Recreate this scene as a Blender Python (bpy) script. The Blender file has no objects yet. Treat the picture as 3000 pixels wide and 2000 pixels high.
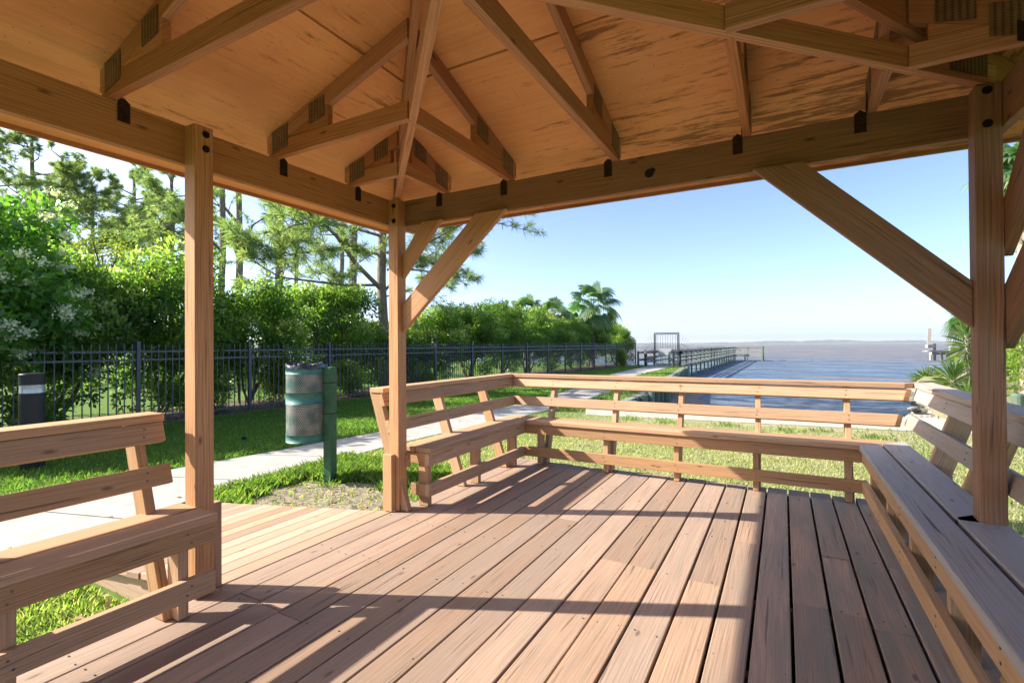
import bpy, bmesh, math, random
import numpy as np
from mathutils import Vector, Matrix

SC = bpy.context.scene
COL = SC.collection
random.seed(7)
RNG = np.random.default_rng(11)

# ------------------------------------------------------------------ camera
YAW, PITCH, ROLL, FPX = 0.50117, 0.007546, -0.007044, 1449.8
def cam_axes():
    cy, sy, cp, sp = math.cos(YAW), math.sin(YAW), math.cos(PITCH), math.sin(PITCH)
    f = Vector((-sy * cp, cy * cp, sp)); r = Vector((cy, sy, 0)); u = r.cross(f)
    c, s = math.cos(ROLL), math.sin(ROLL)
    return c * r + s * u, -s * r + c * u, f
cr, cu, cf = cam_axes()
cam = bpy.data.cameras.new('camera')
camo = bpy.data.objects.new('camera', cam); COL.objects.link(camo)
M = Matrix.Identity(4)
for i in range(3):
    M[i][0], M[i][1], M[i][2] = cr[i], cu[i], -cf[i]
M[0][3], M[1][3], M[2][3] = 0, 0, 1.2
camo.matrix_world = M
cam.sensor_fit = 'HORIZONTAL'; cam.sensor_width = 36; cam.lens = 36 * FPX / 3000
cam.clip_start = 0.05; cam.clip_end = 40000
SC.camera = camo

# ------------------------------------------------------------------ sky, sun, exposure
SUN_EL = math.radians(34.3)
SDIR = Vector((-0.911 * math.cos(SUN_EL), -0.412 * math.cos(SUN_EL), math.sin(SUN_EL)))   # towards the sun
w = bpy.data.worlds.new('World'); SC.world = w; w.use_nodes = True
nt = w.node_tree; nt.nodes.clear()
sky = nt.nodes.new('ShaderNodeTexSky'); sky.sky_type = 'NISHITA'; sky.sun_disc = False
sky.sun_elevation = SUN_EL; sky.sun_rotation = math.atan2(SDIR.x, SDIR.y)
sky.altitude = 0; sky.air_density = 0.5; sky.dust_density = 1.6; sky.ozone_density = 1.6
bg = nt.nodes.new('ShaderNodeBackground'); bg.inputs['Strength'].default_value = 0.076
wo = nt.nodes.new('ShaderNodeOutputWorld')
nt.links.new(sky.outputs[0], bg.inputs[0]); nt.links.new(bg.outputs[0], wo.inputs[0])
sl = bpy.data.lights.new('sun', 'SUN'); sl.energy = 2.3; sl.angle = math.radians(0.5); sl.color = (1.0, 0.93, 0.82)
so = bpy.data.objects.new('sun', sl); COL.objects.link(so)
so.rotation_euler = SDIR.to_track_quat('Z', 'Y').to_euler(); so.location = (-20, -8, 20)
SC.view_settings.view_transform = 'Standard'; SC.view_settings.look = 'None'
SC.view_settings.gamma = 1; SC.view_settings.exposure = 2.42
SC.cycles.max_bounces = 10; SC.cycles.diffuse_bounces = 6; SC.cycles.glossy_bounces = 4
SC.cycles.transmission_bounces = 6; SC.cycles.transparent_max_bounces = 12
SC.cycles.use_denoising = True
SC.cycles.caustics_reflective = False; SC.cycles.caustics_refractive = False

# ------------------------------------------------------------------ helpers
def tag(o, label=None, cat=None, group=None, kind=None):
    if label: o['label'] = label
    if cat: o['category'] = cat
    if group: o['group'] = group
    if kind: o['kind'] = kind
    return o

def thing(name, label, cat, loc=(0, 0, 0), group=None):
    o = bpy.data.objects.new(name, None); COL.objects.link(o); o.location = loc
    o.empty_display_size = 0.2
    return tag(o, label, cat, group)

def link_mesh(name, me, mat=None, parent=None, world=True):
    o = bpy.data.objects.new(name, me); COL.objects.link(o)
    if mat:
        me.materials.append(mat)
    if parent is not None:
        o.parent = parent
        if world:
            p = Vector((0, 0, 0)); q = parent
            while q is not None:
                p += q.location; q = q.parent
            o.location = -p
    return o

class MB:
    """boxes, boards, prisms and tubes collected into one mesh, with grain-following UVs in metres"""
    def __init__(self): self.v = []; self.f = []; self.uv = []; self.tone = []
    def face(self, pts, grain, tone, off):
        a, b, c = pts[0], pts[1], pts[2]
        n = (b - a).cross(c - a)
        if n.length < 1e-12 and len(pts) > 3: n = (c - a).cross(pts[3] - a)
        n.normalize()
        if abs(n.dot(grain)) > 0.85:
            ua = n.orthogonal().normalized(); va = n.cross(ua); e = 1
        else:
            ua = (grain - n * grain.dot(n)).normalized(); va = n.cross(ua); e = 0
        k = len(self.v)
        self.v += [tuple(p) for p in pts]; self.f.append(list(range(k, k + len(pts))))
        for p in pts:
            self.uv.append(((p.dot(ua) * (0.15 if e else 1)) + off[0], p.dot(va) + off[1]))
        self.tone.append(tone)
    def solid(self, bot, top, grain, tone=None):
        """closed prism between two loops of the same length (bot order seen from outside below)"""
        bot = [Vector(p) for p in bot]; top = [Vector(p) for p in top]
        grain = Vector(grain).normalized()
        tone = random.random() if tone is None else tone
        off = (random.uniform(0, 50), random.uniform(0, 50))
        cen = sum(bot + top, Vector()) / (len(bot) * 2)
        def out(pts):
            n = (pts[1] - pts[0]).cross(pts[2] - pts[0])
            m = sum(pts, Vector()) / len(pts)
            if n.dot(m - cen) < 0: pts = pts[::-1]
            self.face(pts, grain, tone, off)
        out(bot); out(top)
        n = len(bot)
        for i in range(n):
            j = (i + 1) % n
            out([bot[i], bot[j], top[j], top[i]])
        return self
    def board(self, p0, p1, w, h, up=(0, 0, 1), tone=None):
        p0, p1, up = Vector(p0), Vector(p1), Vector(up)
        ax = (p1 - p0).normalized(); s = ax.cross(up).normalized(); u = s.cross(ax)
        q = [s * (w / 2) + u * (h / 2), s * (-w / 2) + u * (h / 2), s * (-w / 2) - u * (h / 2), s * (w / 2) - u * (h / 2)]
        return self.solid([p0 + a for a in q], [p1 + a for a in q], ax, tone)
    def box(self, x0, x1, y0, y1, z0, z1, grain=(0, 0, 1), tone=None):
        b = [(x0, y0, z0), (x1, y0, z0), (x1, y1, z0), (x0, y1, z0)]
        return self.solid(b, [(x, y, z1) for x, y, z in b], grain, tone)
    def prism(self, poly, vec, grain, tone=None):
        vec = Vector(vec)
        return self.solid(poly, [Vector(p) + vec for p in poly], grain, tone)
    def tube(self, pts, rad, n=8, tone=None, cap=True):
        pts = [Vector(p) for p in pts]; tone = random.random() if tone is None else tone
        rad = rad if hasattr(rad, '__len__') else [rad] * len(pts)
        rings = []; d0 = (pts[1] - pts[0]).normalized(); a = d0.orthogonal().normalized(); L = 0; Ls = []
        for i, p in enumerate(pts):
            d = (pts[min(i + 1, len(pts) - 1)] - pts[max(i - 1, 0)]).normalized()
            a = (a - d * a.dot(d)).normalized(); b = d.cross(a)
            rings.append([p + (a * math.cos(2 * math.pi * k / n) + b * math.sin(2 * math.pi * k / n)) * rad[i] for k in range(n)])
            if i: L += (p - pts[i - 1]).length
            Ls.append(L)
        off = (random.uniform(0, 50), random.uniform(0, 50))
        for i in range(len(pts) - 1):
            for k in range(n):
                kk = (k + 1) % n
                q = [rings[i][k], rings[i][kk], rings[i + 1][kk], rings[i + 1][k]]
                b0 = len(self.v); self.v += [tuple(x) for x in q]; self.f.append([b0, b0 + 1, b0 + 2, b0 + 3])
                c = 2 * math.pi * max(rad[i], rad[i + 1])
                self.uv += [(Ls[i] + off[0], c * k / n + off[1]), (Ls[i] + off[0], c * (k + 1) / n + off[1]),
                            (Ls[i + 1] + off[0], c * (k + 1) / n + off[1]), (Ls[i + 1] + off[0], c * k / n + off[1])]
                self.tone.append(tone)
        if cap:
            for r, rev in ((rings[0], True), (rings[-1], False)):
                r = r[::-1] if rev else r
                b0 = len(self.v); self.v += [tuple(x) for x in r]; self.f.append(list(range(b0, b0 + n)))
                self.uv += [(x[0] + off[0], x[1] + off[1]) for x in r]; self.tone.append(tone)
        return self
    def build(self, name, mat, parent=None, bevel=0.0, smooth=False):
        me = bpy.data.meshes.new(name)
        me.from_pydata(self.v, [], self.f)
        uvl = me.uv_layers.new(name='UVMap')
        uvl.data.foreach_set('uv', np.array(self.uv, dtype=np.float32).ravel())
        at = me.attributes.new('tone', 'FLOAT', 'FACE')
        at.data.foreach_set('value', np.array(self.tone, dtype=np.float32))
        o = link_mesh(name, me, mat, parent)
        bm = bmesh.new(); bm.from_mesh(me); bmesh.ops.remove_doubles(bm, verts=bm.verts, dist=1e-5)
        bm.to_mesh(me); bm.free()
        if smooth: me.shade_smooth()
        if bevel:
            md = o.modifiers.new('bevel', 'BEVEL'); md.width = bevel; md.segments = 2; md.limit_method = 'ANGLE'; md.angle_limit = math.radians(40)
        return o

def arr_mesh(name, V, F, tone, mat, parent=None, uv=None, smooth=False):
    """V (n,3), F (m,k) arrays to a mesh, quickly"""
    me = bpy.data.meshes.new(name)
    V = np.asarray(V, np.float32); F = np.asarray(F, np.int32); k = F.shape[1]
    me.vertices.add(len(V)); me.vertices.foreach_set('co', V.ravel())
    me.loops.add(F.size); me.loops.foreach_set('vertex_index', F.ravel())
    me.polygons.add(len(F)); me.polygons.foreach_set('loop_start', np.arange(0, F.size, k, dtype=np.int32))
    me.update(calc_edges=True)
    if tone is not None:
        at = me.attributes.new('tone', 'FLOAT', 'FACE'); at.data.foreach_set('value', np.asarray(tone, np.float32))
    if smooth: me.shade_smooth()
    return link_mesh(name, me, mat, parent)

# ------------------------------------------------------------------ materials
def new_mat(name):
    m = bpy.data.materials.new(name); m.use_nodes = True
    t = m.node_tree; t.nodes.clear()
    return m, t
class N:
    def __init__(self, t): self.t = t
    def n(self, kind, **kw):
        x = self.t.nodes.new(kind)
        for k, v in kw.items():
            if k.startswith('i_'):
                x.inputs[k[2:].replace('_', ' ')].default_value = v
            else: setattr(x, k, v)
        return x
    def l(self, a, b): self.t.links.new(a, b)
    def math(self, op, a, b=None, c=None):
        x = self.t.nodes.new('ShaderNodeMath'); x.operation = op
        for i, s in enumerate((a, b, c)):
            if s is None: continue
            if isinstance(s, (int, float)): x.inputs[i].default_value = s
            else: self.l(s, x.inputs[i])
        return x.outputs[0]
    def ramp(self, fac, stops, interp='LINEAR'):
        x = self.t.nodes.new('ShaderNodeValToRGB'); x.color_ramp.interpolation = interp
        e = x.color_ramp.elements
        while len(e) < len(stops): e.new(0.5)
        for i, (p, c) in enumerate(stops):
            e[i].position = p; e[i].color = (*c, 1) if len(c) == 3 else c
        self.l(fac, x.inputs[0]); return x.outputs[0]
    def mix(self, fac, a, b, mode='MIX'):
        x = self.t.nodes.new('ShaderNodeMix'); x.data_type = 'RGBA'; x.blend_type = mode; x.clamp_factor = True
        for s, i in ((fac, 0), (a, 6), (b, 7)):
            if isinstance(s, (int, float)): x.inputs[i].default_value = s
            elif isinstance(s, tuple): x.inputs[i].default_value = (*s, 1)
            else: self.l(s, x.inputs[i])
        return x.outputs[2]
    def noise(self, vec, scale, detail=3, rough=0.55, dist=0.0):
        x = self.n('ShaderNodeTexNoise'); x.inputs['Scale'].default_value = scale; x.inputs['Detail'].default_value = detail
        x.inputs['Roughness'].default_value = rough; x.inputs['Distortion'].default_value = dist
        if vec is not None: self.l(vec, x.inputs['Vector'])
        return x.outputs['Fac']
    def scaled(self, vec, s, off=(0, 0, 0)):
        x = self.n('ShaderNodeMapping'); x.inputs['Scale'].default_value = s; x.inputs['Location'].default_value = off
        self.l(vec, x.inputs['Vector']); return x.outputs[0]
    def attr(self, name): 
        x = self.n('ShaderNodeAttribute'); x.attribute_name = name; return x.outputs['Fac']
    def uv(self):
        x = self.n('ShaderNodeUVMap'); x.uv_map = 'UVMap'; return x.outputs[0]
    def pos(self): return self.n('ShaderNodeNewGeometry').outputs['Position']
    def bump(self, h, strength, dist):
        x = self.n('ShaderNodeBump'); x.inputs['Strength'].default_value = strength; x.inputs['Distance'].default_value = dist
        self.l(h, x.inputs['Height']); return x.outputs[0]
    def out(self, col, rough, normal=None, spec=0.3, metal=0.0, extra=None):
        p = self.n('ShaderNodeBsdfPrincipled'); o = self.n('ShaderNodeOutputMaterial')
        for s, k in ((col, 'Base Color'), (rough, 'Roughness')):
            if isinstance(s, tuple): p.inputs[k].default_value = (*s, 1)
            elif isinstance(s, (int, float)): p.inputs[k].default_value = s
            else: self.l(s, p.inputs[k])
        p.inputs['Specular IOR Level'].default_value = spec; p.inputs['Metallic'].default_value = metal
        if normal is not None: self.l(normal, p.inputs['Normal'])
        self.l(p.outputs[0], o.inputs[0]); return p, o

def wood(name, light, mid, dark, crack=(0.05, 0.035, 0.025), grey=None, grey_amt=0.0, spec=0.25, crack_amt=0.5, tone_var=0.22, knots=True, greyx=None, ring=0.09):
    m, t = new_mat(name); k = N(t); uv = k.uv()
    warp = k.noise(k.scaled(uv, (0.9, 5, 1)), 1.0, 2)
    v2 = k.n('ShaderNodeCombineXYZ'); sx = k.n('ShaderNodeSeparateXYZ'); k.l(uv, sx.inputs[0])
    k.l(sx.outputs[0], v2.inputs[0]); k.l(k.math('ADD', sx.outputs[1], k.math('MULTIPLY', warp, 0.055)), v2.inputs[1])
    uvw = v2.outputs[0]
    fine = k.noise(k.scaled(uvw, (2.2, 150, 1)), 1.0, 4, 0.6)
    rings = k.n('ShaderNodeTexWave', wave_type='BANDS', bands_direction='Y', wave_profile='SIN')
    rings.inputs['Scale'].default_value = 1.0; rings.inputs['Distortion'].default_value = 1.2; rings.inputs['Detail'].default_value = 2
    rings.inputs['Detail Scale'].default_value = 0.6
    warp2 = k.noise(k.scaled(uv, (0.55, 6.5, 1)), 1.0, 1)
    c2 = k.n('ShaderNodeCombineXYZ'); k.l(k.math('MULTIPLY', sx.outputs[0], 0.6), c2.inputs[0])
    k.l(k.math('MULTIPLY', k.math('ADD', sx.outputs[1], k.math('MULTIPLY', warp2, 0.12)), 26), c2.inputs[1])
    k.l(c2.outputs[0], rings.inputs['Vector'])
    g = k.math('ADD', k.math('MULTIPLY', fine, 0.84), k.math('MULTIPLY', rings.outputs['Fac'], ring))
    col = k.ramp(g, [(0.28, dark), (0.47, mid), (0.68, light)])
    blot = k.noise(k.scaled(uv, (1.3, 5, 1)), 1.0, 4, 0.6)
    col = k.mix(k.ramp(blot, [(0.45, (0, 0, 0)), (0.8, (0.35, 0.35, 0.35))]), col, dark)
    tone = k.attr('tone')
    hs = k.n('ShaderNodeHueSaturation'); k.l(col, hs.inputs['Color'])
    k.l(k.math('ADD', k.math('MULTIPLY', tone, 2 * tone_var), 1 - tone_var), hs.inputs['Value'])
    k.l(k.math('ADD', k.math('MULTIPLY', k.math('FRACT', k.math('MULTIPLY', tone, 7.3)), 0.18), 0.86), hs.inputs['Saturation'])
    col = hs.outputs[0]
    if grey is not None:
        gm = k.noise(k.scaled(uv, (1.1, 9, 1)), 1.0, 5, 0.65)
        gfac = k.ramp(gm, [(0.38, (0, 0, 0)), (0.58, (1, 1, 1))])
        gf = k.math('MULTIPLY', gfac, grey_amt)
        if greyx is not None:
            px = k.n('ShaderNodeSeparateXYZ'); k.l(k.pos(), px.inputs[0])
            mr = k.n('ShaderNodeMapRange'); mr.inputs['From Min'].default_value = greyx[0]; mr.inputs['From Max'].default_value = greyx[1]
            wob = k.noise(k.pos(), 1.6, 2); k.l(k.math('ADD', px.outputs[0], k.math('MULTIPLY', k.math('SUBTRACT', wob, 0.5), 0.8)), mr.inputs['Value'])
            gf = k.math('MULTIPLY', gf, k.math('ADD', k.math('MULTIPLY', mr.outputs[0], 0.68), 0.32))
        col = k.mix(gf, col, grey)
    # checks (long drying cracks)
    ck = k.noise(k.scaled(uvw, (1.6, 60, 1)), 1.0, 3, 0.5)
    cm = k.math('MULTIPLY', k.ramp(ck, [(0.645, (0, 0, 0)), (0.69, (1, 1, 1))]), crack_amt)
    col = k.mix(cm, col, crack)
    if knots:
        vo = k.n('ShaderNodeTexVoronoi', voronoi_dimensions='2D'); vo.inputs['Scale'].default_value = 1.0
        k.l(k.scaled(uv, (2.3, 6.5, 1)), vo.inputs['Vector'])
        kd = k.ramp(vo.outputs['Distance'], [(0.025, (1, 1, 1)), (0.075, (0, 0, 0))])
        sc_ = k.n('ShaderNodeSeparateColor'); k.l(vo.outputs['Color'], sc_.inputs[0])
        s2 = k.math('GREATER_THAN', sc_.outputs[0], 0.72)
        col = k.mix(k.math('MULTIPLY', k.math('MULTIPLY', kd, s2), 0.75), col, tuple(c * 0.42 for c in dark))
    hgt = k.math('SUBTRACT', g, k.math('MULTIPLY', cm, 1.2))
    nb = k.bump(hgt, 0.35, 0.004)
    r = k.math('ADD', k.math('MULTIPLY', fine, 0.25), 0.52)
    k.out(col, r, nb, spec); return m

def rgb(r, g, b):
    f = lambda c: ((c / 255 + 0.055) / 1.055) ** 2.4 if c > 10 else c / 255 / 12.92
    return (f(r), f(g), f(b))

MAT = {}
MAT['deck'] = wood('deck stain', (0.44, 0.295, 0.203), (0.36, 0.233, 0.158), (0.24, 0.15, 0.102), grey=(0.19, 0.185, 0.155), grey_amt=0.85, greyx=(-0.35, 0.35), crack_amt=0.55)
MAT['ramp'] = wood('ramp stain', (0.44, 0.30, 0.205), (0.385, 0.255, 0.17), (0.28, 0.18, 0.12), crack_amt=0.35)
MAT['bench'] = wood('bench stain', (0.53, 0.325, 0.175), (0.45, 0.265, 0.135), (0.30, 0.17, 0.085), crack_amt=0.6, tone_var=0.14)
MAT['grey_sheen_seat'] = wood('weathered seat', (0.47, 0.41, 0.345), (0.375, 0.32, 0.265), (0.20, 0.165, 0.135), spec=0.5, grey=(0.33, 0.33, 0.35), grey_amt=0.7, crack_amt=0.9, tone_var=0.1)  # weathered grey, lifted bluish so the colour also carries a sky sheen
MAT['grey_rail'] = wood('washed rail', (0.50, 0.39, 0.29), (0.42, 0.315, 0.225), (0.29, 0.205, 0.14), grey=(0.34, 0.31, 0.28), grey_amt=0.5, crack_amt=0.6)
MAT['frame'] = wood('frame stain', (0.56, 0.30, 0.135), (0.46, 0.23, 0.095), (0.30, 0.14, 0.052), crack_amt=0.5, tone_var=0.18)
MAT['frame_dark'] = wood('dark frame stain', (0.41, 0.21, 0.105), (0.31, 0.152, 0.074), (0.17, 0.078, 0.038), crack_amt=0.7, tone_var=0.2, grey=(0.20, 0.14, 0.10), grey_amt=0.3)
MAT['chord'] = wood('truss timber', (0.58, 0.29, 0.145), (0.47, 0.215, 0.10), (0.29, 0.12, 0.055), crack_amt=0.45, tone_var=0.25)

def ceiling_mat():
    m, t = new_mat('plywood'); k = N(t); uv = k.uv()
    fine = k.noise(k.scaled(uv, (1.5, 60, 1)), 1.0, 4, 0.6)
    big = k.noise(k.scaled(uv, (0.8, 2.5, 1)), 1.0, 3)
    col = k.ramp(k.math('ADD', k.math('MULTIPLY', fine, 0.55), k.math('MULTIPLY', big, 0.45)), [(0.3, (0.67, 0.32, 0.14)), (0.5, (0.80, 0.405, 0.185)), (0.7, (0.85, 0.47, 0.235))])
    st = k.noise(k.scaled(uv, (3.2, 26, 1)), 1.0, 6, 0.72)
    zone = k.noise(k.scaled(uv, (0.55, 1.6, 1)), 1.0, 2)
    px = k.n('ShaderNodeSeparateXYZ'); k.l(k.pos(), px.inputs[0])
    mr = k.n('ShaderNodeMapRange'); mr.inputs['From Min'].default_value = -2.6; mr.inputs['From Max'].default_value = 0.2; k.l(px.outputs[0], mr.inputs['Value'])
    thr = k.math('ADD', k.math('ADD', st, k.math('MULTIPLY', zone, 0.55)), k.math('MULTIPLY', mr.outputs[0], 0.16))
    mask = k.ramp(thr, [(0.90, (0, 0, 0)), (1.0, (0.75, 0.75, 0.75))])
    thr2 = k.math('SUBTRACT', thr, 0.02)
    x = k.n('ShaderNodeMapRange'); x.inputs['From Min'].default_value = 0.895; x.inputs['From Max'].default_value = 0.99; k.l(thr2, x.inputs['Value'])
    col = k.mix(k.math('MULTIPLY', x.outputs[0], 0.75), col, (0.16, 0.075, 0.03))
    wt = k.noise(k.scaled(uv, (0.7, 1.1, 1), (5, 9, 0)), 1.0, 4, 0.6)
    col = k.mix(k.ramp(wt, [(0.5, (0, 0, 0)), (0.68, (0.42, 0.42, 0.42))]), col, (0.36, 0.165, 0.07))
    vo = k.n('ShaderNodeTexVoronoi', voronoi_dimensions='2D'); k.l(k.scaled(uv, (3, 7, 1)), vo.inputs['Vector'])
    kn = k.ramp(vo.outputs['Distance'], [(0.03, (1, 1, 1)), (0.07, (0, 0, 0))])
    sc_ = k.n('ShaderNodeSeparateColor'); k.l(vo.outputs['Color'], sc_.inputs[0])
    col = k.mix(k.math('MULTIPLY', kn, k.math('GREATER_THAN', sc_.outputs[0], 0.88)), col, (0.10, 0.045, 0.02))
    k.out(col, 0.75, k.bump(fine, 0.15, 0.002), 0.2); return m
MAT['ceiling'] = ceiling_mat()

def simple(name, col, rough=0.5, metal=0.0, spec=0.4, var=0.15, scale=8.0, bump=0.0, col2=None):
    m, t = new_mat(name); k = N(t)
    n1 = k.noise(k.pos(), scale, 5, 0.6)
    c = k.ramp(n1, [(0.3, tuple(x * (1 - var) for x in (col2 or col))), (0.7, tuple(min(1, x * (1 + var)) for x in col))])
    k.out(c, rough, k.bump(n1, bump, 0.01) if bump else None, spec, metal); return m
MAT['rust'] = simple('rusted steel strap', (0.035, 0.018, 0.012), 0.85, 0.0, 0.2, 0.5, 60, 0.4)
MAT['bolt'] = simple('blackened bolt', (0.012, 0.010, 0.009), 0.6, 0.3, 0.4, 0.3, 60)
MAT['screw'] = simple('screw steel', (0.17, 0.15, 0.12), 0.5, 0.5)
def gusset_mat():
    m, t = new_mat('toothed gusset plate'); k = N(t); uv = k.uv()
    sx = k.n('ShaderNodeSeparateXYZ'); k.l(uv, sx.inputs[0])
    a = k.math('SINE', k.math('MULTIPLY', sx.outputs[0], 2 * math.pi / 0.022)); b = k.math('SINE', k.math('MULTIPLY', sx.outputs[1], 2 * math.pi / 0.011))
    d = k.math('GREATER_THAN', k.math('ADD', a, k.math('MULTIPLY', b, 0.6)), 0.35)
    n1 = k.noise(k.pos(), 30, 4)
    c = k.mix(n1, (0.14, 0.085, 0.05), (0.32, 0.235, 0.15))
    c = k.mix(k.math('MULTIPLY', d, .7), c, (0.06, 0.035, 0.02))
    k.out(c, 0.65, k.bump(d, 0.5, 0.003), 0.4, 0.4); return m
MAT['gusset'] = gusset_mat()
MAT['gatemetal'] = simple('black gate metal', (0.014, 0.015, 0.018), 0.45, 0.2, 0.4, 0.1, 5)
MAT['fence'] = simple('fence paint', (0.055, 0.06, 0.078), 0.4, 0.1, 0.5, 0.1, 5)
MAT['roofing'] = simple('asphalt shingles', (0.06, 0.055, 0.05), 0.9, 0, 0.2, 0.3, 40)
MAT['dark'] = simple('dark gap', (0.015, 0.01, 0.008), 0.9, 0, 0.1)

def leaf_mat(name, c0, c1, c2, rough=0.4, trans=0.45, spec=0.4):
    m, t = new_mat(name); k = N(t)
    col = k.ramp(k.attr('tone'), [(0.0, c0), (0.55, c1), (1.0, c2)])
    p = k.n('ShaderNodeBsdfPrincipled'); k.l(col, p.inputs['Base Color']); p.inputs['Roughness'].default_value = rough
    p.inputs['Specular IOR Level'].default_value = spec
    tr = k.n('ShaderNodeBsdfTranslucent')
    tc = k.mix(1.0, col, (1.0, 1.1, 0.45), 'MULTIPLY'); 
    hs = k.n('ShaderNodeHueSaturation'); hs.inputs['Value'].default_value = 2.2; k.l(tc, hs.inputs['Color']); k.l(hs.outputs[0], tr.inputs[0])
    mx = k.n('ShaderNodeMixShader'); mx.inputs[0].default_value = trans
    k.l(p.outputs[0], mx.inputs[1]); k.l(tr.outputs[0], mx.inputs[2])
    o = k.n('ShaderNodeOutputMaterial'); k.l(mx.outputs[0], o.inputs[0]); return m
MAT['privet'] = leaf_mat('privet leaves', (0.055, 0.125, 0.02), (0.105, 0.20, 0.03), (0.40, 0.40, 0.18), 0.28, 0.55, 0.5)  # palest tone paints the highlights on the hedge leaves
MAT['viburnum'] = leaf_mat('viburnum leaves', (0.05, 0.14, 0.02), (0.09, 0.21, 0.03), (0.20, 0.33, 0.06), 0.28, 0.42, 0.5)
MAT['blossom'] = leaf_mat('white blossom', (0.45, 0.45, 0.36), (0.6, 0.6, 0.5), (0.7, 0.7, 0.62), 0.7, 0.3)
MAT['yellowleaf'] = leaf_mat('pale oak leaves', (0.12, 0.18, 0.02), (0.20, 0.25, 0.03), (0.28, 0.30, 0.05))
MAT['lowshrub'] = leaf_mat('low shrub leaves', (0.07, 0.14, 0.012), (0.13, 0.21, 0.02), (0.22, 0.29, 0.04))
MAT['needle'] = leaf_mat('pine needles', (0.11, 0.165, 0.085), (0.19, 0.25, 0.12), (0.36, 0.37, 0.19), 0.5, 0.5)
MAT['palm'] = leaf_mat('palm fronds', (0.05, 0.11, 0.055), (0.09, 0.17, 0.075), (0.27, 0.27, 0.13), 0.4, 0.45)
MAT['yucca'] = leaf_mat('yucca blades', (0.06, 0.12, 0.03), (0.12, 0.19, 0.04), (0.25, 0.27, 0.09), 0.4, 0.3)
MAT['grass'] = leaf_mat('grass blades', (0.075, 0.17, 0.03), (0.145, 0.235, 0.05), (0.42, 0.39, 0.23), 0.5, 0.4, 0.3)
def bark_mat(name, a, b):
    m, t = new_mat(name); k = N(t); uv = k.uv()
    n1 = k.noise(k.scaled(uv, (5, 26, 1)), 1.0, 5, 0.65)
    k.out(k.ramp(n1, [(0.35, a), (0.65, b)]), 0.9, k.bump(n1, 0.8, 0.02), 0.15); return m
MAT['pinebark'] = bark_mat('pine bark', (0.12, 0.095, 0.08), (0.32, 0.265, 0.22))
MAT['bark'] = bark_mat('shrub bark', (0.06, 0.045, 0.03), (0.16, 0.125, 0.09))
MAT['palmbark'] = bark_mat('palm boots', (0.16, 0.13, 0.09), (0.40, 0.35, 0.28))

# ------------------------------------------------------------------ ground, water, path
GZ = -0.30
def fence_x(y): return -11.3 + 0.045 * y
def land_mat():
    m, t = new_mat('lawn ground'); k = N(t); p = k.pos()
    n1 = k.noise(p, 0.9, 4); n2 = k.noise(p, 14, 4, 0.7); n3 = k.noise(p, 60, 3)
    g = k.ramp(k.math('ADD', k.math('MULTIPLY', n2, 0.6), k.math('MULTIPLY', n3, 0.4)), [(0.3, (0.05, 0.10, 0.018)), (0.55, (0.11, 0.18, 0.035)), (0.75, (0.24, 0.25, 0.11))])
    sx = k.n('ShaderNodeSeparateXYZ'); k.l(p, sx.inputs[0])
    dry = k.ramp(k.math('ADD', k.math('MULTIPLY', n2, 0.5), k.math('MULTIPLY', n3, 0.5)), [(0.3, (0.20, 0.175, 0.09)), (0.6, (0.36, 0.33, 0.20)), (0.8, (0.46, 0.42, 0.30))])
    # the seaward lawn between deck and seawall is dry
    a = k.n('ShaderNodeMapRange'); a.inputs['From Min'].default_value = -4.6; a.inputs['From Max'].default_value = -2.6; k.l(sx.outputs[0], a.inputs['Value'])
    b = k.n('ShaderNodeMapRange'); b.inputs['From Min'].default_value = 4.5; b.inputs['From Max'].default_value = 6.0; k.l(sx.outputs[1], b.inputs['Value'])
    df = k.math('MULTIPLY', k.math('MULTIPLY', a.outputs[0], b.outputs[0]), k.ramp(n1, [(0.3, (0.55, 0.55, 0.55)), (0.6, (1, 1, 1))]))
    c = k.mix(df, g, dry)
    # mulch along the fence
    fd = k.math('ABSOLUTE', k.math('SUBTRACT', k.math('ADD', sx.outputs[0], k.math('MULTIPLY', sx.outputs[1], -0.045)), -12.3))
    fm = k.n('ShaderNodeMapRange'); fm.inputs['From Min'].default_value = 1.35; fm.inputs['From Max'].default_value = 1.15; k.l(k.math('ADD', fd, k.math('MULTIPLY', k.math('SUBTRACT', n2, 0.5), 0.4)), fm.inputs['Value'])
    mul = k.ramp(n3, [(0.35, (0.06, 0.04, 0.03)), (0.65, (0.24, 0.18, 0.13))])
    c = k.mix(fm.outputs[0], c, mul)
    k.out(c, 0.95, k.bump(n3, 0.6, 0.02), 0.1); return m
MAT['land'] = land_mat()

def flat(name, poly, z, mat, skirt=None, kind='structure'):
    bm = bmesh.new()
    vs = [bm.verts.new((x, y, z)) for x, y in poly]
    f = bm.faces.new(vs); f.normal_update()
    if f.normal.z < 0: f.normal_flip()
    if skirt is not None:
        lo = [bm.verts.new((x, y, skirt)) for x, y in poly]
        n = len(vs)
        for i in range(n):
            bm.faces.new((vs[i], vs[(i + 1) % n], lo[(i + 1) % n], lo[i]))
    bmesh.ops.triangulate(bm, faces=[f]); bmesh.ops.recalc_face_normals(bm, faces=bm.faces)
    me = bpy.data.meshes.new(name); bm.to_mesh(me); bm.free()
    o = link_mesh(name, me, mat); return tag(o, kind=kind)

LAND = [(-400, -400), (400, -400), (400, 60), (40, 37), (9, 33), (5.7, 29), (4.5, 24), (3.4, 16), (2.75, 10.95),
        (-3.62, 10.35), (-3.60, 13.8), (-3.72, 15.5), (-4.5, 23.3), (-5.55, 33.2), (-6.2, 36.0), (-16, 37.2), (-60, 39), (-400, 60)]
flat('lawn', LAND, GZ, MAT['land'], -2.2)

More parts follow.
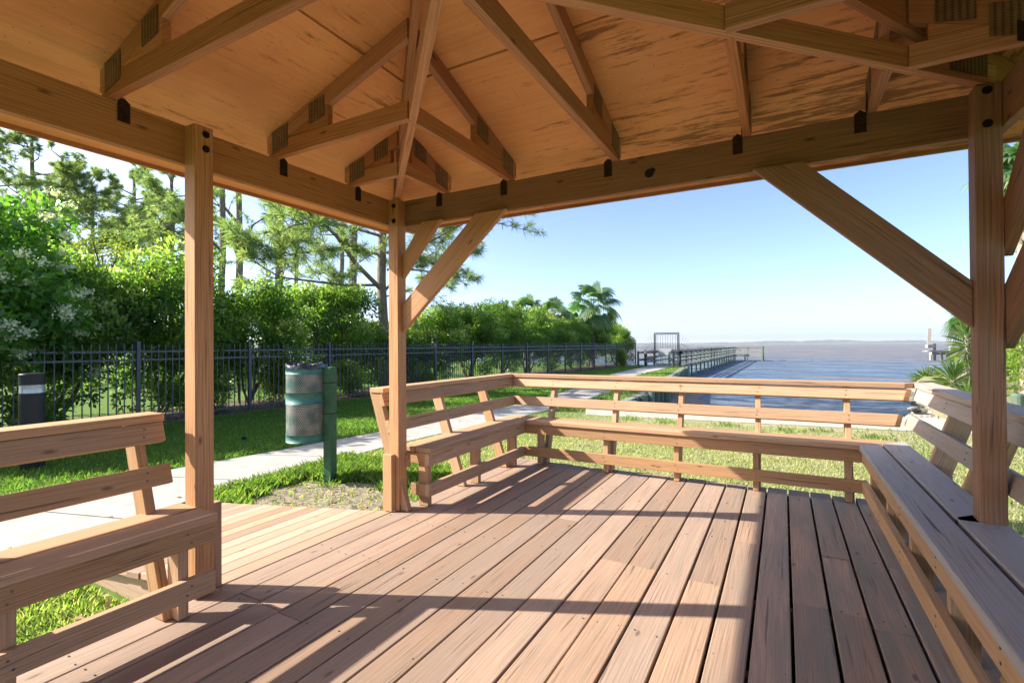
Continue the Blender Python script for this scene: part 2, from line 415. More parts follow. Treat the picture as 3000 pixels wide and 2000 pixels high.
def water_mat():
    m, t = new_mat('bay water'); k = N(t); p = k.pos()
    sx = k.n('ShaderNodeSeparateXYZ'); k.l(p, sx.inputs[0])
    w1 = k.noise(k.scaled(p, (0.55, 1.5, 1)), 1.0, 5, 0.6, 0.4)
    w2 = k.noise(k.scaled(p, (0.09, 0.30, 1)), 1.0, 3, 0.55)
    h = k.math('ADD', k.math('MULTIPLY', w1, 0.8), k.math('MULTIPLY', w2, 3.0))
    patch = k.noise(k.scaled(p, (0.02, 0.10, 1)), 1.0, 4, 0.6)
    yy = k.n('ShaderNodeMapRange'); yy.inputs['From Min'].default_value = 14; yy.inputs['From Max'].default_value = 125; k.l(sx.outputs[1], yy.inputs['Value'])
    sky_sed = k.math('ADD', k.math('MULTIPLY', yy.outputs[0], 0.75), k.math('MULTIPLY', k.math('SUBTRACT', patch, 0.5), 0.6))
    body_refl = k.mix(sky_sed, (0.085, 0.175, 0.29), (0.28, 0.215, 0.135))  # near blue paints the sky reflection into the colour; brown is sediment
    st = k.noise(k.scaled(p, (0.16, 0.5, 1)), 1.0, 5, 0.65, 0.3)
    st2 = k.noise(k.scaled(p, (0.035, 0.16, 1)), 1.0, 4, 0.6)
    body_refl = k.mix(k.ramp(st, [(0.42, (0, 0, 0)), (0.62, (0.8, 0.8, 0.8))]), body_refl, (0.045, 0.115, 0.215))  # darker blue gust streaks, wave reflection put into the colour
    body_refl = k.mix(k.ramp(st2, [(0.5, (0, 0, 0)), (0.66, (0.75, 0.75, 0.75))]), body_refl, (0.20, 0.155, 0.115))
    foam = k.noise(k.scaled(p, (0.05, 0.22, 1)), 1.0, 5, 0.6)
    fm = k.ramp(foam, [(0.66, (0, 0, 0)), (0.69, (1, 1, 1))])
    body_refl = k.mix(k.math('MULTIPLY', fm, 0.8), body_refl, (0.75, 0.75, 0.72))
    b = k.n('ShaderNodeBump'); b.inputs['Strength'].default_value = 1.0; b.inputs['Distance'].default_value = 0.9; k.l(h, b.inputs['Height'])
    df = k.n('ShaderNodeBsdfDiffuse'); k.l(body_refl, df.inputs[0]); k.l(b.outputs[0], df.inputs['Normal'])
    gl = k.n('ShaderNodeBsdfGlossy'); gl.inputs['Roughness'].default_value = 0.22; k.l(b.outputs[0], gl.inputs['Normal'])
    lw = k.n('ShaderNodeLayerWeight'); lw.inputs['Blend'].default_value = 0.25; k.l(b.outputs[0], lw.inputs['Normal'])
    mx = k.n('ShaderNodeMixShader'); k.l(k.math('MINIMUM', k.math('MULTIPLY', lw.outputs['Fresnel'], 0.8), 0.16), mx.inputs[0])
    k.l(df.outputs[0], mx.inputs[1]); k.l(gl.outputs[0], mx.inputs[2])
    o = k.n('ShaderNodeOutputMaterial'); k.l(mx.outputs[0], o.inputs[0])
    return m
MAT['water'] = water_mat()
WZ = -1.4
flat('water', [(-9000, -50), (9000, -50), (9000, 9000), (-9000, 9000)], WZ, MAT['water'])
MAT['sand'] = simple('wet sand', (0.26, 0.19, 0.13), 0.8, 0, 0.3, 0.3, 3, 0.2)
def beach():
    bm = bmesh.new(); rows = []
    for y in np.linspace(10.2, 34, 26):
        xl = np.interp(y, [10, 13.8, 23.3, 33.2], [-3.9, -3.75, -4.6, -5.7])
        wd = np.interp(y, [10, 14, 17, 22, 34], [2.2, 3.0, 3.2, 2.0, 1.2]) + 0.25 * math.sin(y * 1.7)
        rows.append([bm.verts.new((xl + wd * s, y, -0.95 - 0.62 * s ** 1.1 + 0.03 * math.sin(9 * s + y * 3))) for s in np.linspace(0, 1, 9)])
    for a, b in zip(rows, rows[1:]):
        for i in range(8): bm.faces.new((a[i], a[i + 1], b[i + 1], b[i]))
    bmesh.ops.recalc_face_normals(bm, faces=bm.faces)
    me = bpy.data.meshes.new('beach'); bm.to_mesh(me); bm.free(); me.shade_smooth()
    tag(link_mesh('beach', me, MAT['sand']), kind='structure')
beach()

MAT['concrete'] = simple('path concrete', (0.38, 0.36, 0.325), 0.85, 0, 0.2, 0.14, 4.0, 0.08)
MAT['seawall'] = simple('pale seawall concrete', (0.56, 0.55, 0.50), 0.85, 0, 0.2, 0.12, 5, 0.1)
PR = [(-6, -5.05), (1.4, -5.05), (3.7, -5.13), (5, -5.2), (6.3, -5.15), (8.3, -4.9), (10.9, -4.68), (12, -4.62), (15, -4.82), (20, -5.5), (23.2, -6.13), (26.3, -6.3), (34.6, -6.5)]
PL = [(-6, -7.0), (1.4, -6.95), (3.3, -6.62), (4.6, -6.42), (6, -6.25), (8.3, -6.0), (10.7, -5.86), (12.4, -5.9), (14.6, -6.1), (20, -6.7), (23.2, -7.4), (26.3, -7.75), (34.6, -8.1)]
def path_r(y): return float(np.interp(y, [a for a, _ in PR], [b for _, b in PR]))
def path_l(y): return float(np.interp(y, [a for a, _ in PL], [b for _, b in PL]))
mb = MB(); y = -6.0
while y < 34.4:
    y1 = min(y + 1.32, 34.6); sub = 4
    ys = [y + (y1 - 0.02 - y) * i / sub for i in range(sub + 1)]
    loop = [(path_l(a) - 0.0, a - 0.25, GZ - 0.1) for a in ys] + [(path_r(a), a + 0.25, GZ - 0.1) for a in reversed(ys)]
    mb.solid(loop, [(a, b, GZ + 0.012) for a, b, c in loop], (0, 1, 0)); y = y1
tag(mb.build('path', MAT['concrete']), kind='structure')

MAT['dirt'] = simple('bare dirt', (0.27, 0.225, 0.175), 0.95, 0, 0.1, 0.4, 22, 0.6, col2=(0.17, 0.14, 0.105))
def in_dirt(x, y):
    return ((x + 3.75) / 1.0) ** 2 + ((y - 3.35) / 0.62) ** 2 + 0.25 * np.sin(9 * x + 4 * y) + 0.2 * np.sin(17 * y - 5 * x)
ang = np.linspace(0, 2 * math.pi, 60, endpoint=False)
flat('bare_ground', [(-3.75 + math.cos(a) * 1.02 * (1 + 0.12 * math.sin(5 * a) + 0.07 * math.sin(11 * a)), 3.35 + math.sin(a) * 0.6 * (1 + 0.1 * math.sin(4 * a + 1) + 0.08 * math.sin(13 * a))) for a in ang], GZ + 0.004, MAT['dirt'])

# ------------------------------------------------------------------ grass
def grass_field(name, pts, hmin, hmax, tone0, tone1, wd=0.006):
    n = len(pts); a = RNG.uniform(0, 2 * math.pi, n); h = RNG.uniform(hmin, hmax, n); lean = RNG.uniform(0.1, 0.9, n) * h
    d = np.stack([np.cos(a), np.sin(a), np.zeros(n)], 1); s = np.stack([-np.sin(a), np.cos(a), np.zeros(n)], 1)
    base = np.column_stack([pts, np.full(n, GZ - 0.005)])
    w2 = (RNG.uniform(0.6, 1.2, n) * wd)[:, None]
    mid = base + d * (lean * 0.35)[:, None] + np.array([0, 0, 1]) * (h * 0.6)[:, None]
    tip = base + d * lean[:, None] + np.array([0, 0, 1]) * h[:, None]
    V = np.stack([base - s * w2, base + s * w2, mid + s * w2 * 0.8, tip, mid - s * w2 * 0.8], 1).reshape(-1, 3)
    F = np.arange(n * 5).reshape(n, 5)
    t = RNG.beta(1.6, 2.2, n) * (tone1 - tone0) + tone0
    return V, F, t
def scatter(n, x0, x1, y0, y1, keep):
    p = np.column_stack([RNG.uniform(x0, x1, n), RNG.uniform(y0, y1, n)])
    return p[keep(p[:, 0], p[:, 1])]
pr_y, pr_x = np.array(PR).T; pl_y, pl_x = np.array(PL).T
PRf = lambda y: np.interp(y, pr_y, pr_x); PLf = lambda y: np.interp(y, pl_y, pl_x)
Vs, Fs, Ts = [], [], []; k0 = 0
def add_grass(pts, *a):
    global k0
    V, F, t = grass_field('', pts, *a); Vs.append(V); Fs.append(F + k0); Ts.append(t); k0 += len(V)
clump = lambda x, y: (np.sin(3.1 * x + 1.7 * y) + np.sin(5.3 * y - 2.2 * x) + np.sin(9.1 * x) * 0.6)
add_grass(scatter(70000, -11.3, -6.0, 0.0, 14, lambda x, y: (x < PLf(y) - 0.02 + 0.03 * np.sin(13 * y)) & (x > -11.3 + 0.045 * y + 0.35 + 0.1 * np.sin(5 * y))), 0.03, 0.075, 0.05, 0.75)
add_grass(scatter(14000, -11.3, -6.0, 14, 34, lambda x, y: (x < PLf(y)) & (x > -11.3 + 0.045 * y + 0.35)), 0.04, 0.09, 0.1, 0.75, 0.01)
add_grass(scatter(26000, -5.3, -2.45, -0.8, 1.45, lambda x, y: x > PRf(y) + 0.02), 0.02, 0.065, 0.45, 1.0, 0.0045)
add_grass(scatter(30000, -5.3, -2.6, 2.78, 4.8, lambda x, y: (x > PRf(y) - 0.02) & (in_dirt(x, y) > 0.85 + 0.5 * RNG.random(len(x)))), 0.04, 0.12, 0.15, 0.85)
add_grass(scatter(1500, -4.9, -2.6, 2.8, 4.0, lambda x, y: in_dirt(x, y) <= 1.2), 0.02, 0.05, 0.5, 1.0)
add_grass(scatter(95000, -5.4, 4.2, 4.68, 10.0, lambda x, y: (x > PRf(y) + 0.02) & ((y < 8.8) | (RNG.random(len(x)) < 0.3))), 0.015, 0.042, 0.72, 1.0)
add_grass(scatter(5000, -2.5, 1.2, 4.66, 5.0, lambda x, y: x > -9), 0.05, 0.12, 0.05, 0.5)
add_grass(scatter(9000, -6.2, -3.7, 10.3, 33, lambda x, y: (x > PRf(y)) & (x < np.interp(y, [10, 13.8, 15.5, 23.3, 33.2], [-3.7, -3.7, -3.82, -4.6, -5.65]))), 0.04, 0.10, 0.2, 0.95, 0.012)
for cx, cy in [(0.1, 9.9), (1.3, 9.7), (-0.9, 10.0), (-2.0, 9.9), (2.0, 10.1), (0.5, 10.2), (-2.7, 10.0)]:   # tufts growing against the seawall
    m = RNG.normal(0, 0.13, (110, 2)) + np.array([cx, cy - .2]); add_grass(m[m[:, 1] < 10.0], 0.03, 0.10, 0.4, 0.95)
add_grass(scatter(9000, 0.9, 7, -1, 15, lambda x, y: (y < 10.5) | (x > 0.24 * y)), 0.04, 0.09, 0.4, 1.0)
tag(arr_mesh('grass', np.concatenate(Vs), np.concatenate(Fs), np.concatenate(Ts), MAT['grass']), kind='stuff')

# ------------------------------------------------------------------ deck and ramp
DX0, DX1, DY0, DY1 = -2.502, 0.70, -0.95, 4.652
GAPS = [-2.502, -2.343, -2.179, -2.019, -1.86, -1.703, -1.545, -1.388, -1.230, -1.072, -0.914, -0.756, -0.598, -0.438, -0.276, -0.128, 0.022, 0.174, 0.32, 0.474, 0.626, 0.705]
JOINTS = {1: [1.49], 2: [1.475], 3: [1.46], 4: [], 6: [3.175], 7: [3.18], 10: [2.69], 11: [2.68], 13: [2.65], 14: [3.307], 15: [1.47], 16: [2.64], 17: [2.64, 3.302], 18: [2.57], 19: [3.297], 20: [1.47]}
deck = thing('deck', 'low timber deck of long red brown boards under the shelter roof', 'deck', (-0.9, 1.85, 0))
mb = MB()
for i in range(len(GAPS) - 1):
    gp = 0.0032 if i < 6 else 0.0042 if i < 12 else 0.0065
    x0, x1 = GAPS[i] + gp, GAPS[i + 1] - gp
    js = JOINTS.get(i, [])
    ys = [DY0] + js + [DY1 + random.uniform(-0.012, 0.012)]
    for a, b in zip(ys, ys[1:]):
        dz = random.uniform(-0.003, 0.002)
        mb.box(x0, x1, a + (0.002 if a != DY0 else 0), b - 0.002, -0.038 + dz, dz, (0, 1, 0))
mb.build('decking', MAT['deck'], deck, 0.004)
mb = MB()
mb.box(DX0, DX0 + 0.04, DY0, DY1 - 0.03, -0.27, -0.042, (0, 1, 0)).box(DX1 - 0.04, DX1, DY0, DY1 - 0.03, -0.27, -0.042, (0, 1, 0))
mb.box(DX0 + 0.042, DX1 - 0.042, DY1 - 0.07, DY1 - 0.03, -0.27, -0.042, (1, 0, 0)).box(DX0 + 0.042, DX1 - 0.042, DY0, DY0 + 0.04, -0.27, -0.042, (1, 0, 0))
mb.build('rim_joist', MAT['ramp'], deck, 0.003)
mb = MB()
for y in (-0.35, 0.25, 0.86, 1.47, 2.07, 2.66, 3.30, 3.9, 4.45):
    mb.box(DX0 + 0.045, DX1 - 0.045, y - 0.02, y + 0.02, -0.27, -0.045, (1, 0, 0))
mb.build('joists', MAT['bench'], deck)
mb = MB()
for y in (0.86, 1.47, 2.07, 2.66, 3.30, 3.9, 4.45):
    for i in range(len(GAPS) - 1):
        for fx in (0.25, 0.75):
            x = GAPS[i] + (GAPS[i + 1] - GAPS[i]) * fx + random.uniform(-.012, .012); yy = y + random.uniform(-.02, .02)
            if random.random() < .6: mb.tube([(x, yy, -0.004), (x, yy, 0.0022)], 0.0034, 6)
tag(mb.build('nail_heads', MAT['screw'], deck), kind='stuff')

ramp = thing('ramp', 'short sunlit timber ramp sloping from the deck to the path', 'ramp', (-3.7, 2.1, -0.15))
rz = lambda x: 0.115 * (x + 2.5)
mb = MB(); x = DX0 - 0.006
while x > -4.98:
    x1 = x - 0.141; ya, yb = 1.462 + random.uniform(-.006, .006), 2.742 + random.uniform(-.006, .006)
    t = [(x, ya, rz(x)), (x1, ya, rz(x1)), (x1, yb, rz(x1)), (x, yb, rz(x))]
    mb.solid([(a, b, c - 0.038) for a, b, c in t], t, (0, 1, 0)); x = x1 - 0.006
mb.build('ramp_boards', MAT['ramp'], ramp, 0.003)
for ya in (1.50, 2.66):
    mb = MB(); mb.prism([(-2.51, ya, -0.042), (-4.7, ya, rz(-4.7) - 0.042), (-4.7, ya, -0.31), (-2.51, ya, -0.31)], (0, 0.04, 0), (1, 0, 0))
    mb.build('side_skirt', MAT['ramp'], ramp, 0.003)

# ------------------------------------------------------------------ shelter frame
BXL, BXR, BYF, BYN = -2.546, 0.805, 2.85, -0.505        # inner faces of the four roof beams
BZ0, BZ1 = 2.09, 2.28
OV = 0.570                                               # overhang of the eaves
zc = lambda t: 2.43 + 0.34 * t                           # ceiling height, t metres in from the beam
CX, CY = (BXL + BXR) / 2, (BYF + BYN) / 2
TM = (BXR - BXL) / 2
pav = thing('shelter', 'open timber shelter with hipped plywood roof on square posts', 'shelter', (CX, CY, 0))
def post(x, y, label=None, mat='frame'):
    mb = MB().box(x - 0.0445, x + 0.0445, y - 0.0445, y + 0.0445, 0.002, 2.275, (0, 0, 1), 0.75)
    o = mb.build('post', MAT[mat], pav, 0.004)
    if label: o['label'] = label
    return o
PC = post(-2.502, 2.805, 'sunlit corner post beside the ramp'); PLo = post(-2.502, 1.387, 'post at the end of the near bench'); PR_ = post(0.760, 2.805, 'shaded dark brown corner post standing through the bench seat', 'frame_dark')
post(-2.502, -0.46); post(0.760, -0.46)
def bolts(par, pts, d):
    mb = MB(); d = Vector(d)
    for p in pts:
        p = Vector(p); mb.tube([p - d * 0.004, p + d * 0.002], 0.0175, 12); mb.tube([p, p + d * 0.014], 0.011, 6)
    return mb.build('bolt', MAT['bolt'], par)
def subbolt(par, pts, d):
    for p in pts: bolts(par, [p], d)
subbolt(PC, [(-2.492, 2.7605, 2.225), (-2.492, 2.7605, 2.115)], (0, -1, 0))
subbolt(PLo, [(-2.4575, 1.395, 2.235), (-2.4575, 1.395, 2.165)], (1, 0, 0))
subbolt(PR_, [(0.757, 2.7605, 2.25), (0.757, 2.7605, 2.11)], (0, -1, 0))
# post foot blocks
MB().box(-2.575, -2.490, 2.720, 2.7595, 0.002, 0.412, (0, 0, 1)).build('foot_block', MAT['bench'], pav, 0.004)
MB().box(-2.545, -2.496, 1.452, 1.492, 0.002, 0.425, (0, 0, 1)).build('foot_block', MAT['bench'], pav, 0.004)

def beam(p0, p1, mat='frame'):
    return MB().board(p0, p1, 0.038, BZ1 - BZ0, tone=random.uniform(.3, .7)).build('roof_beam', MAT[mat], pav, 0.003)
zb = (BZ0 + BZ1) / 2
beam((BXL - 0.019, BYN - 0.30, zb), (BXL - 0.019, BYF + 0.30, zb))
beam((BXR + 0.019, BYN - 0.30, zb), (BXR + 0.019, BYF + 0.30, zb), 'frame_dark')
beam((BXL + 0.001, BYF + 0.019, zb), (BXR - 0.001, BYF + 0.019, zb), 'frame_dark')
beam((BXL + 0.001, BYN - 0.019, zb), (BXR - 0.001, BYN - 0.019, zb))
# knot hole in the far beam
mb = MB(); mb.tube([(-0.66, BYF - 0.0015, 2.175), (-0.66, BYF + 0.01, 2.175)], 0.026, 14); mb.tube([(-0.642, BYF - 0.0018, 2.188), (-0.642, BYF + 0.01, 2.188)], 0.016, 10)
mb.build('knot_hole', MAT['bolt'], pav)
def brace(poly, plane, vec, mat='frame'):
    pts = [((a, plane, z) if vec[1] else (plane, a, z)) for a, z in poly]
    g = Vector(pts[3]) - Vector(pts[0])
    return MB().prism(pts, vec, g, random.uniform(.35, .65)).build('brace', MAT[mat], pav, 0.004)
Y0, Th = 2.803, (0, 0.038, 0)
brace([(-2.457, 1.299), (-2.457, 1.505), (-1.812, 2.09), (-1.575, 2.09)], Y0, Th)
brace([(-2.457, 1.693), (-2.457, 1.850), (-2.270, 2.09), (-2.100, 2.09)], Y0, Th)
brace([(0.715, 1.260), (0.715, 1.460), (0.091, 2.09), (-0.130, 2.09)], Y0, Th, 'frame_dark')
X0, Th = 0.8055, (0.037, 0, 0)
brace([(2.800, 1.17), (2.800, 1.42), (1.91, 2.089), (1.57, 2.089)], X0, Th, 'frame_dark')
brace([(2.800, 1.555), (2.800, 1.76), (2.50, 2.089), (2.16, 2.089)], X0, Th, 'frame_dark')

# fascia and roof skin
ex0, ex1, ey0, ey1 = BXL - OV, BXR + OV, BYN - OV, BYF + OV
zf0, zf1 = 2.214, 2.262
for a, b in (((ex0 - .011, ey0 - .022, 0), (ex0 - .011, ey1 + .022, 0)), ((ex1 + .011, ey0 - .022, 0), (ex1 + .011, ey1 + .022, 0)), ((ex0 - .0005, ey1 + .011, 0), (ex1 + .0005, ey1 + .011, 0)), ((ex0 - .0005, ey0 - .011, 0), (ex1 + .0005, ey0 - .011, 0))):
    MB().board((a[0], a[1], (zf0 + zf1) / 2), (b[0], b[1], (zf0 + zf1) / 2), 0.02, zf1 - zf0).build('fascia', MAT['frame'], pav, 0.002)
def rp(side, s, t, dz=0.0):
    """point on a roof plane: s along the eave from the centre, t in from the beam"""
    z = zc(t) + dz
    if side == 'L': return Vector((BXL + t, CY + s, z))
    if side == 'R': return Vector((BXR - t, CY + s, z))
    if side == 'F': return Vector((CX + s, BYF - t, z))
    return Vector((CX + s, BYN + t, z))
SEAM = 0.705
for side in 'LRFN':
    mb = MB()
    g = rp(side, 1, 0) - rp(side, 0, 0)
    for t0, t1 in ((-OV, SEAM - 0.006), (SEAM + 0.006, TM)):
        w0, w1 = TM - t0, TM - t1
        cuts = [-9, -0.55, 9] if t0 < 0 else [-9, 9]
        if side in 'F': cuts = [-9, 9]
        for c0, c1 in zip(cuts, cuts[1:]):
            lo = [max(-w0, c0 + .002), min(w0, c1 - .002)]; hi = [min(max(-w1, c0 + .002), w1), max(min(w1, c1 - .002), -w1)]
            q = [rp(side, lo[0], t0), rp(side, lo[1], t0), rp(side, hi[1], t1), rp(side, hi[0], t1)]
            if (q[2] - q[3]).length < 0.01: q = [q[0], q[1], (q[2] + q[3]) / 2]
            mb.solid(q, [p + Vector((0, 0, 0.016)) for p in q], g, 0.5)
    o = mb.build('ceiling_panel', MAT['ceiling'], pav)
mb = MB()
for side in 'LRFN':
    t0 = -OV - 0.035; w0 = TM - t0
    q = [rp(side, -w0, t0, 0.045), rp(side, w0, t0, 0.045), rp(side, 0, TM, 0.045)]
    mb.solid(q, [p + Vector((0, 0, 0.03)) for p in q], (0, 0, 1))
mb.build('shingle_roof', MAT['roofing'], pav)

# trusses
def truss(side, s, L, plates=True):
    """jack truss at distance s along the wall, running in from the beam to depth L"""
    g = (rp(side, s, 1) - rp(side, s, 0)); g.z = 0; g.normalize(); tang = Vector((-g.y, g.x, 0))
    base = rp(side, s, 0); base.z = 0
    P = lambda t, z, o=0.0: base + g * t + tang * o + Vector((0, 0, z))
    h = 0.019
    mb = MB()
    tn = random.uniform(.2, .9)
    mb.solid([P(-0.04, BZ1 + .001, -h), P(-0.04, BZ1 + .09, -h), P(L, BZ1 + .09, -h), P(L, BZ1 + .001, -h)],
             [P(-0.04, BZ1 + .001, h), P(-0.04, BZ1 + .09, h), P(L, BZ1 + .09, h), P(L, BZ1 + .001, h)], g, tn)
    o = mb.build('jack_truss', MAT['chord'], pav, 0.003)
    mb = MB(); h = 0.0185
    q = [(-.06, zc(-.06) - .096), (-.06, zc(-.06) - .002), (L, zc(L) - .002), (L, zc(L) - .096)]
    mb.solid([P(t, z, -h) for t, z in q], [P(t, z, h) for t, z in q], P(1, .34) - P(0, 0), random.uniform(.1, .6))
    mb.build('top_chord', MAT['chord'], o, 0.003)
    e = min(0.44, L - 0.06)
    q = [(0.10, BZ1 + .091), (e, BZ1 + .091), (e, zc(e) - .099), (0.12, zc(.12) - .099)]
    if L > 0.3:
        h = 0.0175
        MB().solid([P(t, z, -h) for t, z in q], [P(t, z, h) for t, z in q], g, random.uniform(.2, .8)).build('wedge_block', MAT['chord'], o, 0.002)
    if plates:
        for sg in (-1, 1):
            for t0, t1, za, zbb in ((-0.01, 0.125, BZ1 + .02, BZ1 + .145), (e - .14, e - .02, BZ1 + .125, BZ1 + .235)):
                if L < 0.3: continue
                a = P(t0, za, sg * .0195); b = P(t1, za, sg * .0195); dz = Vector((0, 0, zbb - za)); sl = Vector((0, 0, (t1 - t0) * .34))
                MB().solid([a, b + sl * .6, b + sl * .6 + dz, a + dz], [p + tang * sg * .0025 for p in (a, b + sl * .6, b + sl * .6 + dz, a + dz)], g).build('gusset_plate', MAT['gusset'], o)
    # hurricane strap on the beam
    sd = 1 if side in 'LF' else -1
    off = 0.045 * sd * (1 if side == 'L' else -1)
    a = [P(0.001, BZ1 - .085, off - .024), P(0.001, BZ1 - .085, off + .024), P(0.001, BZ1 + .004, off + .024), P(0.001, BZ1 + .022, off), P(0.001, BZ1 + .004, off - .024)]
    MB().solid(a, [p + g * 0.003 for p in a], (0, 0, 1)).build('strap', MAT['rust'], o)
    sgn = 1 if off > 0 else -1
    b = [P(0.004, BZ1 - .01, sgn * .0215), P(0.05, BZ1 + .01, sgn * .0215), P(0.05, BZ1 + .085, sgn * .0215), P(0.012, BZ1 + .06, sgn * .0215)]
    MB().solid(b, [p + tang * sgn * .003 for p in b], (0, 0, 1)).build('strap', MAT['rust'], o)
    return o
for yv in (2.42, 1.843, 1.045, 0.34, -0.1): truss('L', yv - CY, min(TM - .03, abs(BYF - yv) - 0.02, abs(yv - BYN) - 0.02))
for xv in (-2.10, -1.57, -0.857, -0.155, 0.376): truss('F', xv - CX, min(TM - .03, abs(xv - BXL) - 0.02, abs(BXR - xv) - 0.02))
for yv in (2.47, 1.86, 1.16): truss('R', yv - CY, min(TM - .03, abs(BYF - yv) - 0.02))
# hip trusses
def hip(c, d):
    c = Vector((*c, 0)); d = Vector((*d, 0)).normalized(); L = TM * math.sqrt(2)
    z = BZ1 + .046
    mb = MB().board(c + d * 0.02 + Vector((0, 0, z)), c + d * (L - .02) + Vector((0, 0, z)), 0.04, 0.088, tone=0.85)
    o = mb.build('hip_truss', MAT['chord'], pav, 0.003)
    tang = Vector((-d.y, d.x, 0)); k = .34 / math.sqrt(2)
    P = lambda t, z, off: c + d * t + tang * off + Vector((0, 0, z))
    zz = lambda t: 2.43 + k * t
    q = [(-0.75, zz(-.75) - .03), (-0.75, zz(-.75) - .012), (L - .03, zz(L) - .012), (L - .03, zz(L) - .12), (-.08, zz(-.08) - .12)]
    MB().solid([P(t, z, -.0185) for t, z in q], [P(t, z, .0185) for t, z in q], P(1, k, 0) - P(0, 0, 0), 0.35).build('top_chord', MAT['chord'], o, 0.003)
    for sg in (-1, 1):
        a = [P(0.08, BZ1 + .03, sg * .0205), P(0.30, BZ1 + .03, sg * .0205), P(0.30, BZ1 + .19, sg * .0205), P(0.08, BZ1 + .15, sg * .0205)]
        MB().solid(a, [p + tang * sg * .003 for p in a], d).build('gusset_plate', MAT['gusset'], o)
hip((BXL, BYF), (1, -1)); hip((BXR, BYF), (-1, -1)); hip((BXL, BYN), (1, 1)); hip((BXR, BYN), (-1, 1))

# ------------------------------------------------------------------ benches
def bench(name, label, O, along, outw, s0, s1, m0, m1, legs, ups, shift=0.0, back0=None, back1=None, seat_mat='bench', brk=None, top=0.445, back_mat='bench', upw=0.094):
    """O: seat-front origin, along: unit vector, outw: unit vector away from the deck; m0/m1: mitre slope of each end"""
    al, ow, O = Vector((*along, 0)), Vector((*outw, 0)), Vector((*O, 0))
    P = lambda s, o, z: O + al * s + ow * o + Vector((0, 0, z))
    mid = P((s0 + s1) / 2, 0.2, 0)
    root = thing(name, label, 'bench', mid, 'benches built in round the deck')
    cut = lambda o, a=s0, b=s1: (a - m0 * o, b + m1 * o)
    def strip(mb, o0, o1, z0, z1, a=s0, b=s1, tone=None):
        A, B = cut(o0, a, b), cut(o1, a, b)
        q = [P(A[0], o0, z0), P(A[1], o0, z0), P(B[1], o1, z0), P(B[0], o1, z0)]
        mb.solid(q, [p + Vector((0, 0, z1 - z0)) for p in q], al, tone)
    def seat(o0, o1, a=s0, b=s1):
        mb = MB(); strip(mb, o0, o1, top - .039, top, a, b); mb.build('seat_board', MAT[seat_mat], root, 0.006)
    seat(0, 0.140)
    if brk:
        seat(0.160, 0.305 + shift * .3, s0, brk[0]); seat(0.160, 0.305 + shift * .3, brk[1], s1)
    else: seat(0.160, 0.300)
    mb = MB(); strip(mb, 0.018, 0.056, 0.312, top - .042); mb.build('apron', MAT['bench'], root, 0.003)
    mb = MB(); strip(mb, 0.018, 0.055, 0.085, 0.178); mb.build('lower_rail', MAT['bench'], root, 0.003)
    front = lambda z: 0.375 + 0.33 * (z - 0.82) + shift
    b0, b1 = (s0 if back0 is None else back0), (s1 if back1 is None else back1)
    def slat(z0, z1, nm):
        pts = []
        for z in (z0, z1):
            of = front(z) - .038; ob = front(z) - .0005; A, B = cut(of, b0, b1), cut(ob, b0, b1)
            pts.append([P(A[0], of, z), P(A[1], of, z), P(B[1], ob, z - .012), P(B[0], ob, z - .012)])
        MB().solid(pts[0], pts[1], al).build(nm, MAT[back_mat], root, 0.004)
    slat(0.757, 0.846, 'back_rail'); slat(0.566, 0.655, 'back_slat')
    mb = MB(); strip(mb, 0.33 + shift, 0.47 + shift, 0.8485, 0.886, b0, b1); mb.build('cap_rail', MAT[back_mat], root, 0.005)
    for s in legs:
        q = [P(s - .022, 0.0565, 0.002), P(s + .022, 0.0565, 0.002), P(s + .022, .145, 0.002), P(s - .022, .145, 0.002)]
        MB().solid(q, [p + Vector((0, 0, top - .042)) for p in q], (0, 0, 1)).build('leg', MAT['bench'], root, 0.003)
    for s in ups:
        z0, z1 = 0.003, 0.8475
        q = [P(s - .021, front(z0), z0), P(s + .021, front(z0), z0), P(s + .021, front(z0) + upw, z0), P(s - .021, front(z0) + upw, z0)]
        d = ow * (front(z1) - front(z0)) + Vector((0, 0, z1 - z0))
        MB().solid(q, [p + d for p in q], d).build('upright', MAT['bench'], root, 0.003)
        q = [P(s + .0225, 0.15, 0.31), P(s + .06, 0.15, 0.31), P(s + .06, .37 + shift, 0.31), P(s + .0225, .37 + shift, 0.31)]
        MB().solid(q, [p + Vector((0, 0, .09)) for p in q], ow).build('seat_bearer', MAT['bench'], root, 0.003)
    mb = MB()
    for s in ups:
        if not (b0 - .1 < s < b1 + .1): continue
        for z in (0.785, 0.82, 0.595, 0.628):
            p = P(s + random.uniform(-.012, .012), front(z) - .0385, z); mb.tube([p + ow * .003, p - ow * .0022], .005, 6)
    for s in legs:
        for z in (0.115, 0.15, 0.34, 0.38):
            p = P(s + random.uniform(-.015, .015), 0.0178, z); mb.tube([p + ow * .003, p - ow * .0022], .005, 6)
    tag(mb.build('screw_heads', MAT['screw'], root), kind='stuff')
    return root, P
bench('bench', 'near timber bench ending at the post left of the ramp', (-2.28, 0), (0, 1), (-1, 0), -0.6, 1.345, 0, 0, [0.66, 1.225, -0.05], [0.58, 1.19, -0.1], back1=1.285)
r2, P2 = bench('bench', 'short side bench running from the corner post past the ramp', (-2.28, 0), (0, 1), (-1, 0), 2.905, 4.44, 0, 1, [2.965, 3.66, 4.33], [2.80, 3.52, 4.25], back0=2.77)
mb = MB(); mb.solid([P2(2.925, 0.057, .318), P2(2.962, .057, .318), P2(2.962, .26, .318), P2(2.925, .26, .318)], [P2(2.925, 0.057, .400), P2(2.962, .057, .400), P2(2.962, .26, .400), P2(2.925, .26, .400)], (1, 0, 0))
mb.build('end_apron', MAT['bench'], r2, 0.003)
